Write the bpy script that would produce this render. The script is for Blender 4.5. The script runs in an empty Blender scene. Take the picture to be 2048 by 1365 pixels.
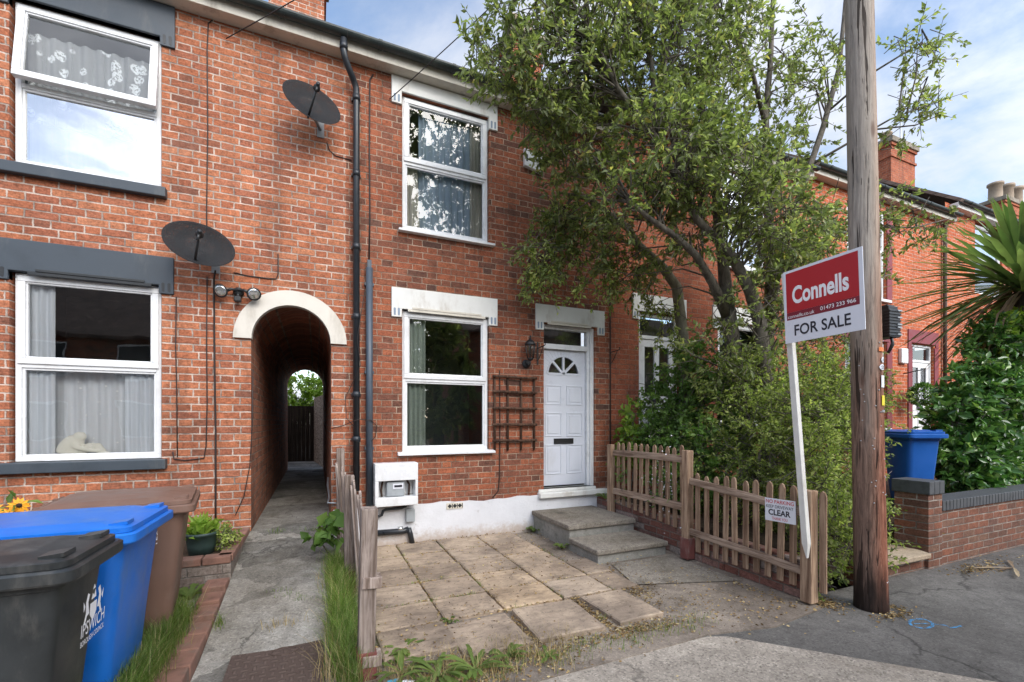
import bpy, math, random
import numpy as np
from mathutils import Vector, Matrix, Euler
R = math.radians
scene = bpy.context.scene
col = scene.collection
rnd = random.Random(7)

# ------------------------------------------------------------------ helpers
def tag(o, label=None, cat=None, group=None, kind=None):
    if label: o['label'] = label
    if cat: o['category'] = cat
    if group: o['group'] = group
    if kind: o['kind'] = kind
    return o

def thing(name, label, cat, loc=(0, 0, 0), rz=0, group=None):
    o = bpy.data.objects.new(name, None)
    col.objects.link(o)
    o.location = loc
    o.rotation_euler = (0, 0, rz)
    o.empty_display_size = .2
    return tag(o, label, cat, group)

def offset(o):
    v = Vector((0, 0, 0))
    while o:
        v += o.location
        o = o.parent
    return v

def copy_tree(o, parent=None):
    c = o.copy()
    col.objects.link(c)
    if parent:
        c.parent = parent
    for ch in list(o.children):
        copy_tree(ch, c)
    return c

class M:
    """collects geometry, links it as ONE mesh object"""
    def __init__(s):
        s.v = []; s.f = []; s.smooth = []
    def add(s, vs, fs, sm=False):
        n = len(s.v)
        s.v += [tuple(p) for p in vs]
        s.f += [tuple(i + n for i in f) for f in fs]
        s.smooth += [sm] * len(fs)
        return s
    def box(s, x0, x1, y0, y1, z0, z1, T=None):
        vs = [(x, y, z) for x in (x0, x1) for y in (y0, y1) for z in (z0, z1)]
        if T: vs = [T @ Vector(p) for p in vs]
        return s.add(vs, [(0, 1, 3, 2), (4, 6, 7, 5), (0, 4, 5, 1), (2, 3, 7, 6), (0, 2, 6, 4), (1, 5, 7, 3)])
    def quad(s, a, b, c, d):
        return s.add([a, b, c, d], [(0, 1, 2, 3)])
    def prism(s, pts, d):
        """pts: planar polygon (3d), extruded by vector d"""
        n = len(pts); d = Vector(d)
        vs = [Vector(p) for p in pts] + [Vector(p) + d for p in pts]
        fs = [tuple(range(n))[::-1], tuple(range(n, 2 * n))]
        fs += [(i, (i + 1) % n, n + (i + 1) % n, n + i) for i in range(n)]
        return s.add(vs, fs)
    def tube(s, path, r, n=8, cap=True, sm=True):
        path = [Vector(p) for p in path]
        if not isinstance(r, (list, tuple)): r = [r] * len(path)
        vs = []; fs = []
        ref = None
        for i, p in enumerate(path):
            a = path[max(i - 1, 0)]; b = path[min(i + 1, len(path) - 1)]
            t = (b - a)
            if t.length < 1e-9: t = Vector((0, 0, 1))
            t.normalize()
            if ref is None:
                ref = Vector((0, 0, 1)) if abs(t.z) < .9 else Vector((1, 0, 0))
            u = t.cross(ref).normalized()
            w = u.cross(t).normalized()
            ref = w
            for k in range(n):
                an = 2 * math.pi * k / n
                vs.append(p + (u * math.cos(an) + w * math.sin(an)) * r[i])
        for i in range(len(path) - 1):
            for k in range(n):
                fs.append((i * n + k, i * n + (k + 1) % n, (i + 1) * n + (k + 1) % n, (i + 1) * n + k))
        if cap:
            fs.append(tuple(range(n))[::-1])
            m = (len(path) - 1) * n
            fs.append(tuple(range(m, m + n)))
        return s.add(vs, fs, sm)
    def lathe(s, prof, c, n=16, axis=None, sm=True):
        """prof [(r,h)] around axis (default z) at c"""
        c = Vector(c)
        q = Vector((0, 0, 1)).rotation_difference(Vector(axis).normalized()) if axis else None
        vs = []; fs = []
        for r_, h_ in prof:
            for k in range(n):
                a = 2 * math.pi * k / n
                p = Vector((r_ * math.cos(a), r_ * math.sin(a), h_))
                if q: p = q @ p
                vs.append(c + p)
        m = len(prof)
        for i in range(m - 1):
            for k in range(n):
                fs.append((i * n + k, i * n + (k + 1) % n, (i + 1) * n + (k + 1) % n, (i + 1) * n + k))
        fs.append(tuple(range(n))[::-1]); fs.append(tuple(range((m - 1) * n, m * n)))
        return s.add(vs, fs, sm)
    def loft(s, rings, sm=True, cap=True):
        n = len(rings[0]); vs = []; fs = []
        for r_ in rings: vs += r_
        for i in range(len(rings) - 1):
            for k in range(n):
                fs.append((i * n + k, i * n + (k + 1) % n, (i + 1) * n + (k + 1) % n, (i + 1) * n + k))
        if cap:
            fs.append(tuple(range(n))[::-1]); m = (len(rings) - 1) * n
            fs.append(tuple(range(m, m + n)))
        return s.add(vs, fs, sm)
    def build(s, name, mat, parent=None, local=False, bevel=0, seg=2, sharp=0, label=None):
        off = Vector((0, 0, 0)) if local or parent is None else offset(parent)
        me = bpy.data.meshes.new(name)
        me.from_pydata([(p[0] - off.x, p[1] - off.y, p[2] - off.z) for p in s.v], [], s.f)
        me.materials.append(mat)
        me.polygons.foreach_set('use_smooth', s.smooth)
        me.update()
        if sharp: me.set_sharp_from_angle(angle=R(sharp))
        o = bpy.data.objects.new(name, me)
        col.objects.link(o)
        if parent: o.parent = parent
        if bevel:
            b = o.modifiers.new('bevel', 'BEVEL'); b.width = bevel; b.segments = seg; b.limit_method = 'ANGLE'; b.angle_limit = R(40)
        if label: o['label'] = label
        return o

def rrect(x0, x1, y0, y1, z, r, n=5):
    pts = []
    for cx, cy, a0 in ((x1 - r, y1 - r, 0), (x0 + r, y1 - r, 90), (x0 + r, y0 + r, 180), (x1 - r, y0 + r, 270)):
        for k in range(n):
            a = R(a0 + 90 * k / (n - 1))
            pts.append((cx + r * math.cos(a), cy + r * math.sin(a), z))
    return pts

def text(s, mat, o, xd, ud, w, h, parent, name='lettering', bold=0, ext=.0008, label=None):
    """text fitted in box w x h with lower left corner o, along xd, up ud"""
    c = bpy.data.curves.new('t', 'FONT'); c.body = s; c.offset = bold; c.extrude = 0
    c.resolution_u = 4
    t = bpy.data.objects.new('t', c)
    col.objects.link(t)
    bpy.context.view_layer.update()
    me = bpy.data.meshes.new_from_object(t.evaluated_get(bpy.context.evaluated_depsgraph_get()))
    bpy.data.objects.remove(t); bpy.data.curves.remove(c)
    xs = [v.co.x for v in me.vertices]; ys = [v.co.y for v in me.vertices]
    x0, x1, y0, y1 = min(xs), max(xs), min(ys), max(ys)
    o = Vector(o); xd = Vector(xd).normalized(); ud = Vector(ud).normalized(); nd = xd.cross(ud)
    off = offset(parent)
    for v in me.vertices:
        v.co = o + xd * ((v.co.x - x0) / (x1 - x0) * w) + ud * ((v.co.y - y0) / (y1 - y0) * h) + nd * ext - off
    me.materials.clear(); me.materials.append(mat)
    ob = bpy.data.objects.new(name, me); col.objects.link(ob); ob.parent = parent
    if label: ob['label'] = label
    return ob

# ------------------------------------------------------------------ materials
class NB:
    def __init__(s, name):
        s.m = bpy.data.materials.new(name); s.m.use_nodes = True
        s.t = s.m.node_tree; s.t.nodes.clear()
        s.out = s.n('ShaderNodeOutputMaterial')
        s.co = None
    def n(s, ty, **k):
        x = s.t.nodes.new(ty)
        for a, b in k.items(): setattr(x, a, b)
        return x
    def l(s, a, b): s.t.links.new(a, b)
    def set(s, sock, v):
        if isinstance(v, bpy.types.NodeSocket): s.l(v, sock)
        elif v is not None:
            if isinstance(v, (tuple, list)) and len(v) == 3 and sock.type == 'RGBA': v = (*v, 1)
            sock.default_value = v
    def obj(s):
        if not s.co: s.co = s.n('ShaderNodeTexCoord').outputs['Object']
        return s.co
    def pos(s): return s.n('ShaderNodeNewGeometry').outputs['Position']
    def ma(s, op, a, b=None, c=None, clamp=False):
        x = s.n('ShaderNodeMath', operation=op, use_clamp=clamp)
        s.set(x.inputs[0], a)
        if b is not None: s.set(x.inputs[1], b)
        if c is not None: s.set(x.inputs[2], c)
        return x.outputs[0]
    def xyz(s, v):
        x = s.n('ShaderNodeSeparateXYZ'); s.l(v, x.inputs[0]); return x.outputs
    def cxyz(s, a, b, c):
        x = s.n('ShaderNodeCombineXYZ')
        for i, q in enumerate((a, b, c)): s.set(x.inputs[i], q)
        return x.outputs[0]
    def mp(s, v, sc=(1, 1, 1), loc=(0, 0, 0), rot=(0, 0, 0)):
        x = s.n('ShaderNodeMapping'); s.l(v, x.inputs[0]); x.inputs[3].default_value = sc; x.inputs[1].default_value = loc; x.inputs[2].default_value = rot
        return x.outputs[0]
    def noise(s, v, scale, detail=4, rough=.55, dist=0, out=0):
        x = s.n('ShaderNodeTexNoise'); s.l(v, x.inputs['Vector'])
        x.inputs['Scale'].default_value = scale; x.inputs['Detail'].default_value = detail
        x.inputs['Roughness'].default_value = rough; x.inputs['Distortion'].default_value = dist
        return x.outputs[out]
    def vor(s, v, scale, out='Distance', feature='F1'):
        x = s.n('ShaderNodeTexVoronoi', feature=feature); s.l(v, x.inputs['Vector']); x.inputs['Scale'].default_value = scale
        return x.outputs[out]
    def white(s, v, out='Value'):
        x = s.n('ShaderNodeTexWhiteNoise'); s.l(v, x.inputs['Vector']); return x.outputs[out]
    def ramp(s, f, stops, interp='LINEAR'):
        x = s.n('ShaderNodeValToRGB'); s.set(x.inputs[0], f); e = x.color_ramp
        e.interpolation = interp
        while len(e.elements) < len(stops): e.elements.new(.5)
        for i, (p, c) in enumerate(stops):
            e.elements[i].position = p
            e.elements[i].color = (*c, 1) if isinstance(c, (tuple, list)) else (c, c, c, 1)
        return x.outputs[0]
    def mix(s, f, a, b, mode='MIX'):
        x = s.n('ShaderNodeMix', data_type='RGBA', blend_type=mode)
        s.set(x.inputs[0], f); s.set(x.inputs[6], a); s.set(x.inputs[7], b)
        return x.outputs[2]
    def sstep(s, v, a, b):
        x = s.n('ShaderNodeMapRange', interpolation_type='SMOOTHSTEP')
        s.set(x.inputs[0], v); x.inputs[1].default_value = a; x.inputs[2].default_value = b
        return x.outputs[0]
    def bump(s, h, st=.5, d=.01):
        x = s.n('ShaderNodeBump'); s.l(h, x.inputs['Height']); x.inputs['Strength'].default_value = st; x.inputs['Distance'].default_value = d
        return x.outputs[0]
    def pr(s, c, rough=.6, metal=0, nrm=None, spec=None, coat=0):
        x = s.n('ShaderNodeBsdfPrincipled')
        s.set(x.inputs['Base Color'], c); s.set(x.inputs['Roughness'], rough); x.inputs['Metallic'].default_value = metal
        if nrm is not None: s.l(nrm, x.inputs['Normal'])
        if spec is not None: x.inputs['Specular IOR Level'].default_value = spec
        if coat: x.inputs['Coat Weight'].default_value = coat
        s.last = x
        return x.outputs[0]
    def end(s, sh):
        s.l(sh, s.out.inputs[0]); return s.m

def brick(name, tones, mortar, hc=.0815, L=.388, soot=.35, flem=True, jw=.0055, stain_rot=0, pale=.5, world=True, coords=None):
    b = NB(name)
    P = b.pos() if world else b.obj()
    X, Y, Z = b.xyz(P)[0:3]
    u = b.ma('ADD', X, Y)
    wob = b.noise(b.cxyz(u, 0, Z), 9, 3, .6, 0, 1)
    w = b.xyz(wob)
    wf = b.noise(b.cxyz(u, 3, Z), 60, 2, .6, 0, 1)
    w2 = b.xyz(wf)
    u2 = b.ma('ADD', b.ma('MULTIPLY_ADD', b.ma('SUBTRACT', w[0], .5), .022, u), b.ma('MULTIPLY', b.ma('SUBTRACT', w2[0], .5), .014))
    v2 = b.ma('ADD', b.ma('MULTIPLY_ADD', b.ma('SUBTRACT', w[1], .5), .012, Z), b.ma('MULTIPLY', b.ma('SUBTRACT', w2[1], .5), .011))
    v = b.ma('DIVIDE', v2, hc)
    row = b.ma('FLOOR', v)
    fy = b.ma('SUBTRACT', v, row)
    jit = b.ma('MULTIPLY', b.white(b.cxyz(row, 7, 1)), .05)
    par = b.ma('FLOORED_MODULO', row, 2)
    uu = b.ma('ADD', b.ma('DIVIDE', u2, L), b.ma('MULTIPLY_ADD', par, .5, jit))
    cell = b.ma('FLOOR', uu)
    fx = b.ma('SUBTRACT', uu, cell)
    if flem:
        H = .335
        ish = b.ma('LESS_THAN', fx, H)
        dh = b.ma('MINIMUM', fx, b.ma('SUBTRACT', H, fx))
        ds = b.ma('MINIMUM', b.ma('SUBTRACT', fx, H), b.ma('SUBTRACT', 1.0, fx))
        dx = b.ma('MULTIPLY', b.ma('MAXIMUM', dh, ds), L)
    else:
        ish = 0.0
        dx = b.ma('MULTIPLY', b.ma('MINIMUM', fx, b.ma('SUBTRACT', 1.0, fx)), L)
    dy = b.ma('MULTIPLY', b.ma('MINIMUM', fy, b.ma('SUBTRACT', 1.0, fy)), hc)
    d = b.ma('MINIMUM', dx, dy)
    face = b.sstep(d, jw - .002, jw + .0025)
    idv = b.cxyz(row, b.ma('MULTIPLY_ADD', cell, 2, ish), 4.3)
    rv = b.white(idv)
    n = len(tones)
    tone = b.ramp(rv, [((i) / (n - 1) if n > 1 else 0, c) for i, c in enumerate(tones)])
    fine = b.noise(b.cxyz(u, 0, Z), 55, 5, .7)
    streak = b.noise(b.cxyz(b.ma('MULTIPLY', u, 14), rv, b.ma('MULTIPLY', Z, 45)), 1.5, 4, .65)
    mid = b.noise(b.cxyz(u, 1, Z), 19, 6, .72)
    tone = b.mix(.9, tone, b.ramp(fine, [(.25, .4), (.5, .95), (.75, 1.4)]), 'MULTIPLY')
    tone = b.mix(.65, tone, b.ramp(mid, [(.32, .38), (.5, 1.0), (.68, 1.4)]), 'MULTIPLY')
    tone = b.mix(.7, tone, b.ramp(streak, [(.3, .62), (.5, 1.0), (.7, 1.3)]), 'MULTIPLY')
    # scattered pale salts on some bricks
    salt = b.sstep(b.noise(b.cxyz(u, 5, Z), 13, 6, .75), .62, .74)
    tone = b.mix(b.ma('MULTIPLY', salt, pale * .45), tone, (.55, .42, .34))
    mo = b.mix(b.sstep(b.noise(b.cxyz(u, 2, Z), 4.5, 6, .7), .35, .65), tuple(c * .42 for c in mortar), tuple(min(1, c * 1.15) for c in mortar))
    c = b.mix(face, mo, tone)
    big = b.noise(b.cxyz(b.ma('MULTIPLY', u, 1.0), 0, b.ma('MULTIPLY', Z, .55)), .9, 6, .68)
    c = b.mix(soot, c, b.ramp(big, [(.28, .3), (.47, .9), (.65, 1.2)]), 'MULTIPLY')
    run = b.sstep(b.noise(b.cxyz(b.ma('MULTIPLY', u, 3.2), 8, b.ma('MULTIPLY', Z, .35)), 1, 6, .7), .50, .70)
    c = b.mix(b.ma('MULTIPLY', run, min(1, soot * 1.5)), c, b.mix(.5, c, (.05, .036, .03)))
    pale_p = b.sstep(b.noise(b.cxyz(u, 15, Z), 1.3, 6, .75), .56, .70)
    c = b.mix(b.ma('MULTIPLY', pale_p, pale * .45), c, b.mix(.35, c, (.52, .40, .32)))
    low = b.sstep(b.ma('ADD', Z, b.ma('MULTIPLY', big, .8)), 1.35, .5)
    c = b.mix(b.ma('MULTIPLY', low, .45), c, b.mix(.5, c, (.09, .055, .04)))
    h = b.ma('ADD', b.ma('MULTIPLY', face, b.ma('MULTIPLY_ADD', rv, .35, .75)), b.ma('MULTIPLY', fine, .5))
    return b.end(b.pr(c, .92, nrm=b.bump(h, .8, .008), spec=.25))

def plain(name, c, rough=.5, metal=0, var=.25, scale=8, bump=0, dirt=None, spec=None, bscale=None, bd=.003):
    """paint or plastic with uneven tone and grime"""
    b = NB(name)
    o = b.pos()
    nz = b.noise(o, scale, 6, .65)
    cc = b.mix(var, c, b.ramp(nz, [(.3, .35), (.5, 1), (.7, 1.3)]), 'MULTIPLY')
    if dirt:
        g = b.sstep(b.noise(b.mp(o, (1, 1, .35)), dirt[2], 7, .7), .5, .75)
        cc = b.mix(b.ma('MULTIPLY', g, dirt[1]), cc, dirt[0])
    nr = None
    if bump: nr = b.bump(b.noise(o, bscale or scale * 12, 4, .6), bump, bd)
    rr = b.ramp(nz, [(.3, max(0, rough - .12)), (.7, min(1, rough + .12))])
    return b.end(b.pr(cc, rr, metal, nr, spec))

def wood(name, dark, light, axis=2, scale=1, ld=None):
    b = NB(name)
    o = b.obj()
    inf = b.n('ShaderNodeObjectInfo').outputs['Random']
    sc = [28 * scale] * 3; sc[axis] = 1.6 * scale
    v = b.mp(o, tuple(sc))
    vv = b.n('ShaderNodeVectorMath', operation='ADD'); b.l(v, vv.inputs[0]); b.l(b.cxyz(b.ma('MULTIPLY', inf, 37), b.ma('MULTIPLY', inf, 17), b.ma('MULTIPLY', inf, 71)), vv.inputs[1])
    g = b.noise(vv.outputs[0], 1, 7, .7, .6)
    c = b.ramp(g, [(.28, tuple(q * .5 for q in dark)), (.42, dark), (.6, light), (.75, tuple(min(1, q * 1.15) for q in light))])
    c = b.mix(.5, c, b.ramp(b.noise(o, 3.2, 4, .6), [(.3, .55), (.7, 1.25)]), 'MULTIPLY')
    c = b.mix(.35, c, b.ramp(inf, [(0, .6), (1, 1.3)]), 'MULTIPLY')
    return b.end(b.pr(c, .9, nrm=b.bump(g, .7, .006), spec=.2))

def concrete(name, c1, c2, agg=.5, scale=1., dark=(.05, .045, .04), wet=.5, spots=True, cracks=0, ck=.8, patches=0):
    b = NB(name)
    o = b.pos()
    big = b.noise(o, .9 * scale, 6, .65)
    mid = b.noise(o, 7 * scale, 5, .7)
    c = b.mix(b.sstep(big, .35, .65), c1, c2)
    c = b.mix(.55, c, b.ramp(mid, [(.3, .55), (.5, 1), (.72, 1.25)]), 'MULTIPLY')
    vx = b.vor(o, 85, 'Color')
    gv = b.xyz(vx)[0]
    c = b.mix(agg, c, b.ramp(gv, [(0, .3), (.2, .78), (.75, 1.06), (.92, 1.2), (1, 1.65)]), 'MULTIPLY')
    if patches:
        pv = b.n('ShaderNodeVectorMath', operation='MULTIPLY_ADD'); b.l(b.noise(o, 2.2, 5, .65, 0, 1), pv.inputs[0]); pv.inputs[1].default_value = (.7, .5, .2); b.l(b.mp(o, (.7, 1.5, 1)), pv.inputs[2])
        pc = b.xyz(b.vor(pv.outputs[0], 1.15, 'Color'))[1]
        c = b.mix(patches, c, b.ramp(pc, [(0, .5), (.35, .75), (.65, 1.05), (1, 1.3)]), 'MULTIPLY')
    fine = b.noise(o, 160, 3, .7)
    c = b.mix(.5, c, b.ramp(fine, [(.3, .6), (.7, 1.35)]), 'MULTIPLY')
    st = b.sstep(b.noise(b.mp(o, (1, 1, 1), (9, 4, 2)), 1.7 * scale, 7, .72), .52, .72)
    c = b.mix(b.ma('MULTIPLY', st, wet), c, dark)
    h = b.ma('ADD', b.ma('MULTIPLY', gv, .5), b.ma('ADD', fine, b.ma('MULTIPLY', mid, 1.5)))
    if cracks:
        vc = b.n('ShaderNodeTexVoronoi', feature='DISTANCE_TO_EDGE')
        wv = b.n('ShaderNodeVectorMath', operation='MULTIPLY_ADD')
        b.l(b.noise(o, 3, 5, .6, 0, 1), wv.inputs[0]); wv.inputs[1].default_value = (.5, .5, .5); b.l(o, wv.inputs[2])
        b.l(wv.outputs[0], vc.inputs['Vector']); vc.inputs['Scale'].default_value = cracks
        kk = b.ma('MULTIPLY', b.sstep(vc.outputs[0], .010, .001), b.sstep(b.noise(o, 2.4, 3), .42, .58))
        c = b.mix(b.ma('MULTIPLY', kk, ck), c, (.03, .028, .025))
        h = b.ma('SUBTRACT', h, kk)
    return b.end(b.pr(c, .93, nrm=b.bump(h, .55, .006), spec=.2))

def leafmat(name, stops, trans=.3, rough=.5, spec=.35):
    b = NB(name)
    g = b.n('ShaderNodeNewGeometry')
    c = b.ramp(g.outputs['Random Per Island'], stops)
    big = b.noise(g.outputs['Position'], 1.6, 3, .6)
    c = b.mix(.7, c, b.ramp(big, [(.3, .5), (.7, 1.45)]), 'MULTIPLY')
    p = b.pr(c, rough, spec=spec)
    t = b.n('ShaderNodeBsdfTranslucent'); b.l(b.mix(1, c, (1.25, 1.35, .7), 'MULTIPLY'), t.inputs[0])
    x = b.n('ShaderNodeMixShader'); x.inputs[0].default_value = trans
    b.l(p, x.inputs[1]); b.l(t.outputs[0], x.inputs[2])
    return b.end(x.outputs[0])

def glass(name, base=.085, tint=(.95, .97, .97)):
    b = NB(name)
    fr = b.n('ShaderNodeFresnel'); fr.inputs[0].default_value = 1.5
    g = b.n('ShaderNodeBsdfGlossy'); g.inputs['Roughness'].default_value = .0
    wv = b.noise(b.pos(), 2.2, 2, .5)
    b.l(b.bump(wv, .04, .05), g.inputs['Normal'])
    t = b.n('ShaderNodeBsdfTransparent'); t.inputs[0].default_value = (*tint, 1)
    x = b.n('ShaderNodeMixShader')
    b.l(b.ma('ADD', b.ma('MULTIPLY', fr.outputs[0], 1.35), base, clamp=True), x.inputs[0])
    b.l(t.outputs[0], x.inputs[1]); b.l(g.outputs[0], x.inputs[2])
    return b.end(x.outputs[0])

def cloth(name, c, alpha=None, dots=False, lace=False, axis='X'):
    b = NB(name)
    o = b.pos()
    v = b.xyz(o)
    n = b.noise(b.mp(o, (20, 20, .6)), 1, 3, .5)
    cc = b.mix(.4, c, b.ramp(n, [(.3, .6), (.7, 1.15)]), 'MULTIPLY')
    sh = b.pr(cc, .95, spec=.1)
    if alpha is not None:
        t = b.n('ShaderNodeBsdfTransparent')
        x = b.n('ShaderNodeMixShader')
        a = alpha
        if dots:
            vv = b.cxyz(b.ma('MULTIPLY', v[0], 14), 0, b.ma('MULTIPLY', v[2], 12))
            d = b.vor(vv, 1.0)
            dd = b.sstep(d, .17, .1)
            a = b.ma('MAXIMUM', a, dd)
            cc2 = b.mix(dd, cc, (.95, .95, .95)); b.l(cc2, b.last.inputs['Base Color'])
        if lace:
            vv = b.cxyz(b.ma('MULTIPLY', v[0], 8.5), 0, b.ma('MULTIPLY', v[2], 7))
            d = b.vor(vv, 1.0)
            pet = b.noise(b.cxyz(v[0], 0, v[2]), 42, 3, .6)
            dd = b.ma('MULTIPLY', b.sstep(d, .46, .34), b.sstep(pet, .40, .5))
            a = b.ma('MAXIMUM', a, b.ma('MULTIPLY', dd, .9))
        b.set(x.inputs[0], a)
        b.l(t.outputs[0], x.inputs[1]); b.l(sh, x.inputs[2]); sh = x.outputs[0]
    return b.end(sh)

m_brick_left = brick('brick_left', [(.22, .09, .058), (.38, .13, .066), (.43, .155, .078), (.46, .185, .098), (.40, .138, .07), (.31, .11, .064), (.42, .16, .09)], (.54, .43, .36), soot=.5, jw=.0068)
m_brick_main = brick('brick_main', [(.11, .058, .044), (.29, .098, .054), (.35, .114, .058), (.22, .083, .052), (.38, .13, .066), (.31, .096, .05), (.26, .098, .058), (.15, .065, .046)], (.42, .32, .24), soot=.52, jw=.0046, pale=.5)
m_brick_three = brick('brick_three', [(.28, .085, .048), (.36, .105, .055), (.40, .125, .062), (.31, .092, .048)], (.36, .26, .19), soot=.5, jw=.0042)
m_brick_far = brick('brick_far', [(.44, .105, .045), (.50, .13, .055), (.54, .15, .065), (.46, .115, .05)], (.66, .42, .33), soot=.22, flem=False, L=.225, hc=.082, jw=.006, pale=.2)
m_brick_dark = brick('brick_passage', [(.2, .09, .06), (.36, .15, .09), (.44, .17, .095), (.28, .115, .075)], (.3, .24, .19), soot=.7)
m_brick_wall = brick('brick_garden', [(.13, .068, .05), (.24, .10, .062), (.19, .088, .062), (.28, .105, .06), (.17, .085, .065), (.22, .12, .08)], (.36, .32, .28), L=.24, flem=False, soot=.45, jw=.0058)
m_brick_red = plain('worn_edging', (.22, .115, .085), .9, var=.7, scale=7, bump=.5, dirt=((.16, .14, .115), .8, 4), bscale=40)
m_brick_grey = brick('brick_planter', [(.24, .2, .18), (.3, .26, .23), (.2, .15, .13)], (.3, .27, .24), soot=.5, flem=False, L=.26)
m_coping = plain('blue_brick', (.07, .074, .08), .55, var=.6, scale=14, bump=.4)
m_white = plain('white_paint', (.69, .69, .66), .55, var=.12, scale=3, bump=.2, dirt=((.33, .27, .2), .6, 3.5), bscale=25)
def plinthmat():
    b = NB('plinth_paint'); o = b.pos(); Z = b.xyz(o)[2]
    n = b.noise(o, 2.6, 7, .7); n2 = b.noise(o, 16, 6, .7)
    c = b.mix(.2, (.70, .71, .74), b.ramp(n, [(.3, .5), (.7, 1.2)]), 'MULTIPLY')
    sp = b.sstep(b.ma('SUBTRACT', Z, b.ma('MULTIPLY', n2, .30)), .06, -.12)
    c = b.mix(b.ma('MULTIPLY', sp, .8), c, (.42, .33, .26))
    fl = b.sstep(b.noise(o, 7, 7, .75), .62, .68)
    c = b.mix(b.ma('MULTIPLY', fl, .5), c, (.36, .31, .27))
    return b.end(b.pr(c, .65, nrm=b.bump(b.ma('ADD', n2, b.ma('MULTIPLY', fl, -.5)), .6, .012)))
m_plinth = plinthmat()
m_cream = plain('cream_paint', (.63, .59, .52), .6, var=.2, scale=3, bump=.2, dirt=((.25, .2, .14), .5, 2.5), bscale=30)
m_fascia = plain('fascia_paint', (.60, .56, .48), .6, var=.3, scale=2.5, dirt=((.16, .13, .09), .7, 3))
m_upvc = plain('white_upvc', (.73, .74, .75), .28, var=.06, scale=5, dirt=((.36, .33, .27), .32, 5))
m_door = plain('door_white', (.64, .67, .74), .35, var=.06, scale=4, dirt=((.40, .38, .36), .3, 3.5))
m_slate = plain('slate_paint', (.042, .055, .07), .55, var=.3, scale=4, bump=.15, dirt=((.14, .14, .13), .4, 4))
m_slot = plain('slot_blue', (.22, .28, .36), .7, var=.2)
m_black = plain('black_plastic', (.016, .018, .02), .42, var=.3, scale=6)
m_pipe = plain('black_pipe', (.018, .022, .028), .38, var=.4, scale=7, dirt=((.1, .09, .08), .4, 5))
m_pipe_blue = plain('grey_pipe', (.055, .075, .1), .45, var=.35, scale=6, dirt=((.12, .1, .08), .4, 6))
m_gutter = plain('gutter', (.02, .03, .03), .4, var=.4, scale=6, dirt=((.12, .13, .1), .5, 4))
m_rust = plain('rusty_rod', (.05, .026, .018), .8, var=.4, scale=20)
m_cable = plain('cable', (.022, .014, .013), .6)
m_iron = plain('wrought_iron', (.012, .012, .013), .5)
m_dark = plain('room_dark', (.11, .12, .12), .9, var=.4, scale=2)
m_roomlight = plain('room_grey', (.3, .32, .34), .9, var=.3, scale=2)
m_glass = glass('window_glass')
m_glass_low = glass('green_glass', .15, (.9, .96, .93))
m_glass_up = glass('upper_glass', .02)
m_glass_sky = glass('sky_glass', .52)
m_net = cloth('net_curtain', (.88, .9, .94), .9, dots=True)
m_lace = cloth('lace_curtain', (.85, .88, .9), .30, lace=True)
m_drape = cloth('white_drape', (.78, .81, .86))
m_curt_grey = cloth('grey_curtain', (.5, .53, .49))
m_curt_blue = cloth('blue_curtain', (.42, .52, .62))
m_curt_cream = cloth('cream_curtain', (.6, .57, .5))
m_plaster = plain('plaster', (.88, .85, .76), .5, var=.1, scale=12)
m_tile = None
m_fence = wood('weathered_wood', (.21, .13, .085), (.45, .315, .215))
m_fence_grey = wood('grey_wood', (.17, .125, .1), (.4, .33, .29))
m_rail = wood('rail_wood', (.21, .14, .1), (.44, .33, .25), axis=1)
m_redpaint = plain('red_brown_paint', (.17, .055, .045), .8, var=.5, scale=9, dirt=((.3, .27, .25), .6, 8), bump=.3)
m_post_white = plain('white_timber', (.68, .67, .63), .6, var=.15, scale=6, dirt=((.33, .27, .2), .5, 6))
m_board = plain('sign_white', (.72, .74, .80), .35, var=.03)
m_signred = plain('sign_red', (.42, .012, .02), .4, var=.06)
m_signdark = plain('sign_maroon', (.19, .01, .026), .4, var=.06)
m_ink = plain('black_ink', (.012, .014, .025), .5, var=0)
m_redink = plain('red_ink', (.55, .03, .03), .5, var=0)
m_inkwhite = plain('white_ink', (.85, .84, .86), .5, var=0)
m_maroon = plain('maroon_paint', (.2, .025, .035), .6, var=.25)
m_bin_black = plain('bin_black', (.028, .032, .034), .45, var=.5, scale=5, dirt=((.12, .115, .105), .6, 7), bump=.08, bscale=180)
m_bin_blue = plain('bin_blue', (.010, .15, .58), .38, var=.25, scale=4, dirt=((.10, .17, .33), .55, 6), bump=.08, bscale=180)
m_bin_blue_far = plain('bin_blue_deep', (.008, .09, .36), .4, var=.25, scale=4)
m_bin_brown = plain('bin_brown', (.17, .098, .072), .48, var=.3, scale=4, dirt=((.24, .19, .15), .6, 6), bump=.08, bscale=180)
m_rubber = plain('rubber', (.02, .02, .02), .8)
m_steel = plain('galvanised', (.4, .41, .42), .4, .7)
m_meter = plain('meter_grey', (.33, .36, .38), .5)
m_lamp_glass = glass('lamp_glass', .25)
m_refl = plain('lamp_reflector', (.75, .76, .75), .12, .9, var=.1)
m_petal = plain('petal', (.75, .33, .01), .6, var=.35, scale=40)
m_seed = plain('seed_head', (.03, .014, .01), .9)
m_pot = plain('pot_green', (.03, .055, .05), .5)
m_paper = plain('litter', (.75, .78, .82), .6, bump=.3, bscale=30)
m_bluepaper = plain('litter_blue', (.08, .3, .42), .5)
def spraymat():
    b = NB('spray_paint'); o = b.pos(); p = b.pr((.06, .27, .52), .9); t = b.n('ShaderNodeBsdfTransparent'); x = b.n('ShaderNodeMixShader')
    b.l(b.ma('MULTIPLY', b.sstep(b.noise(o, 38, 6, .8), .40, .58), .85), x.inputs[0]); b.l(t.outputs[0], x.inputs[1]); b.l(p, x.inputs[2]); return b.end(x.outputs[0])
m_spray = spraymat()
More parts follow.
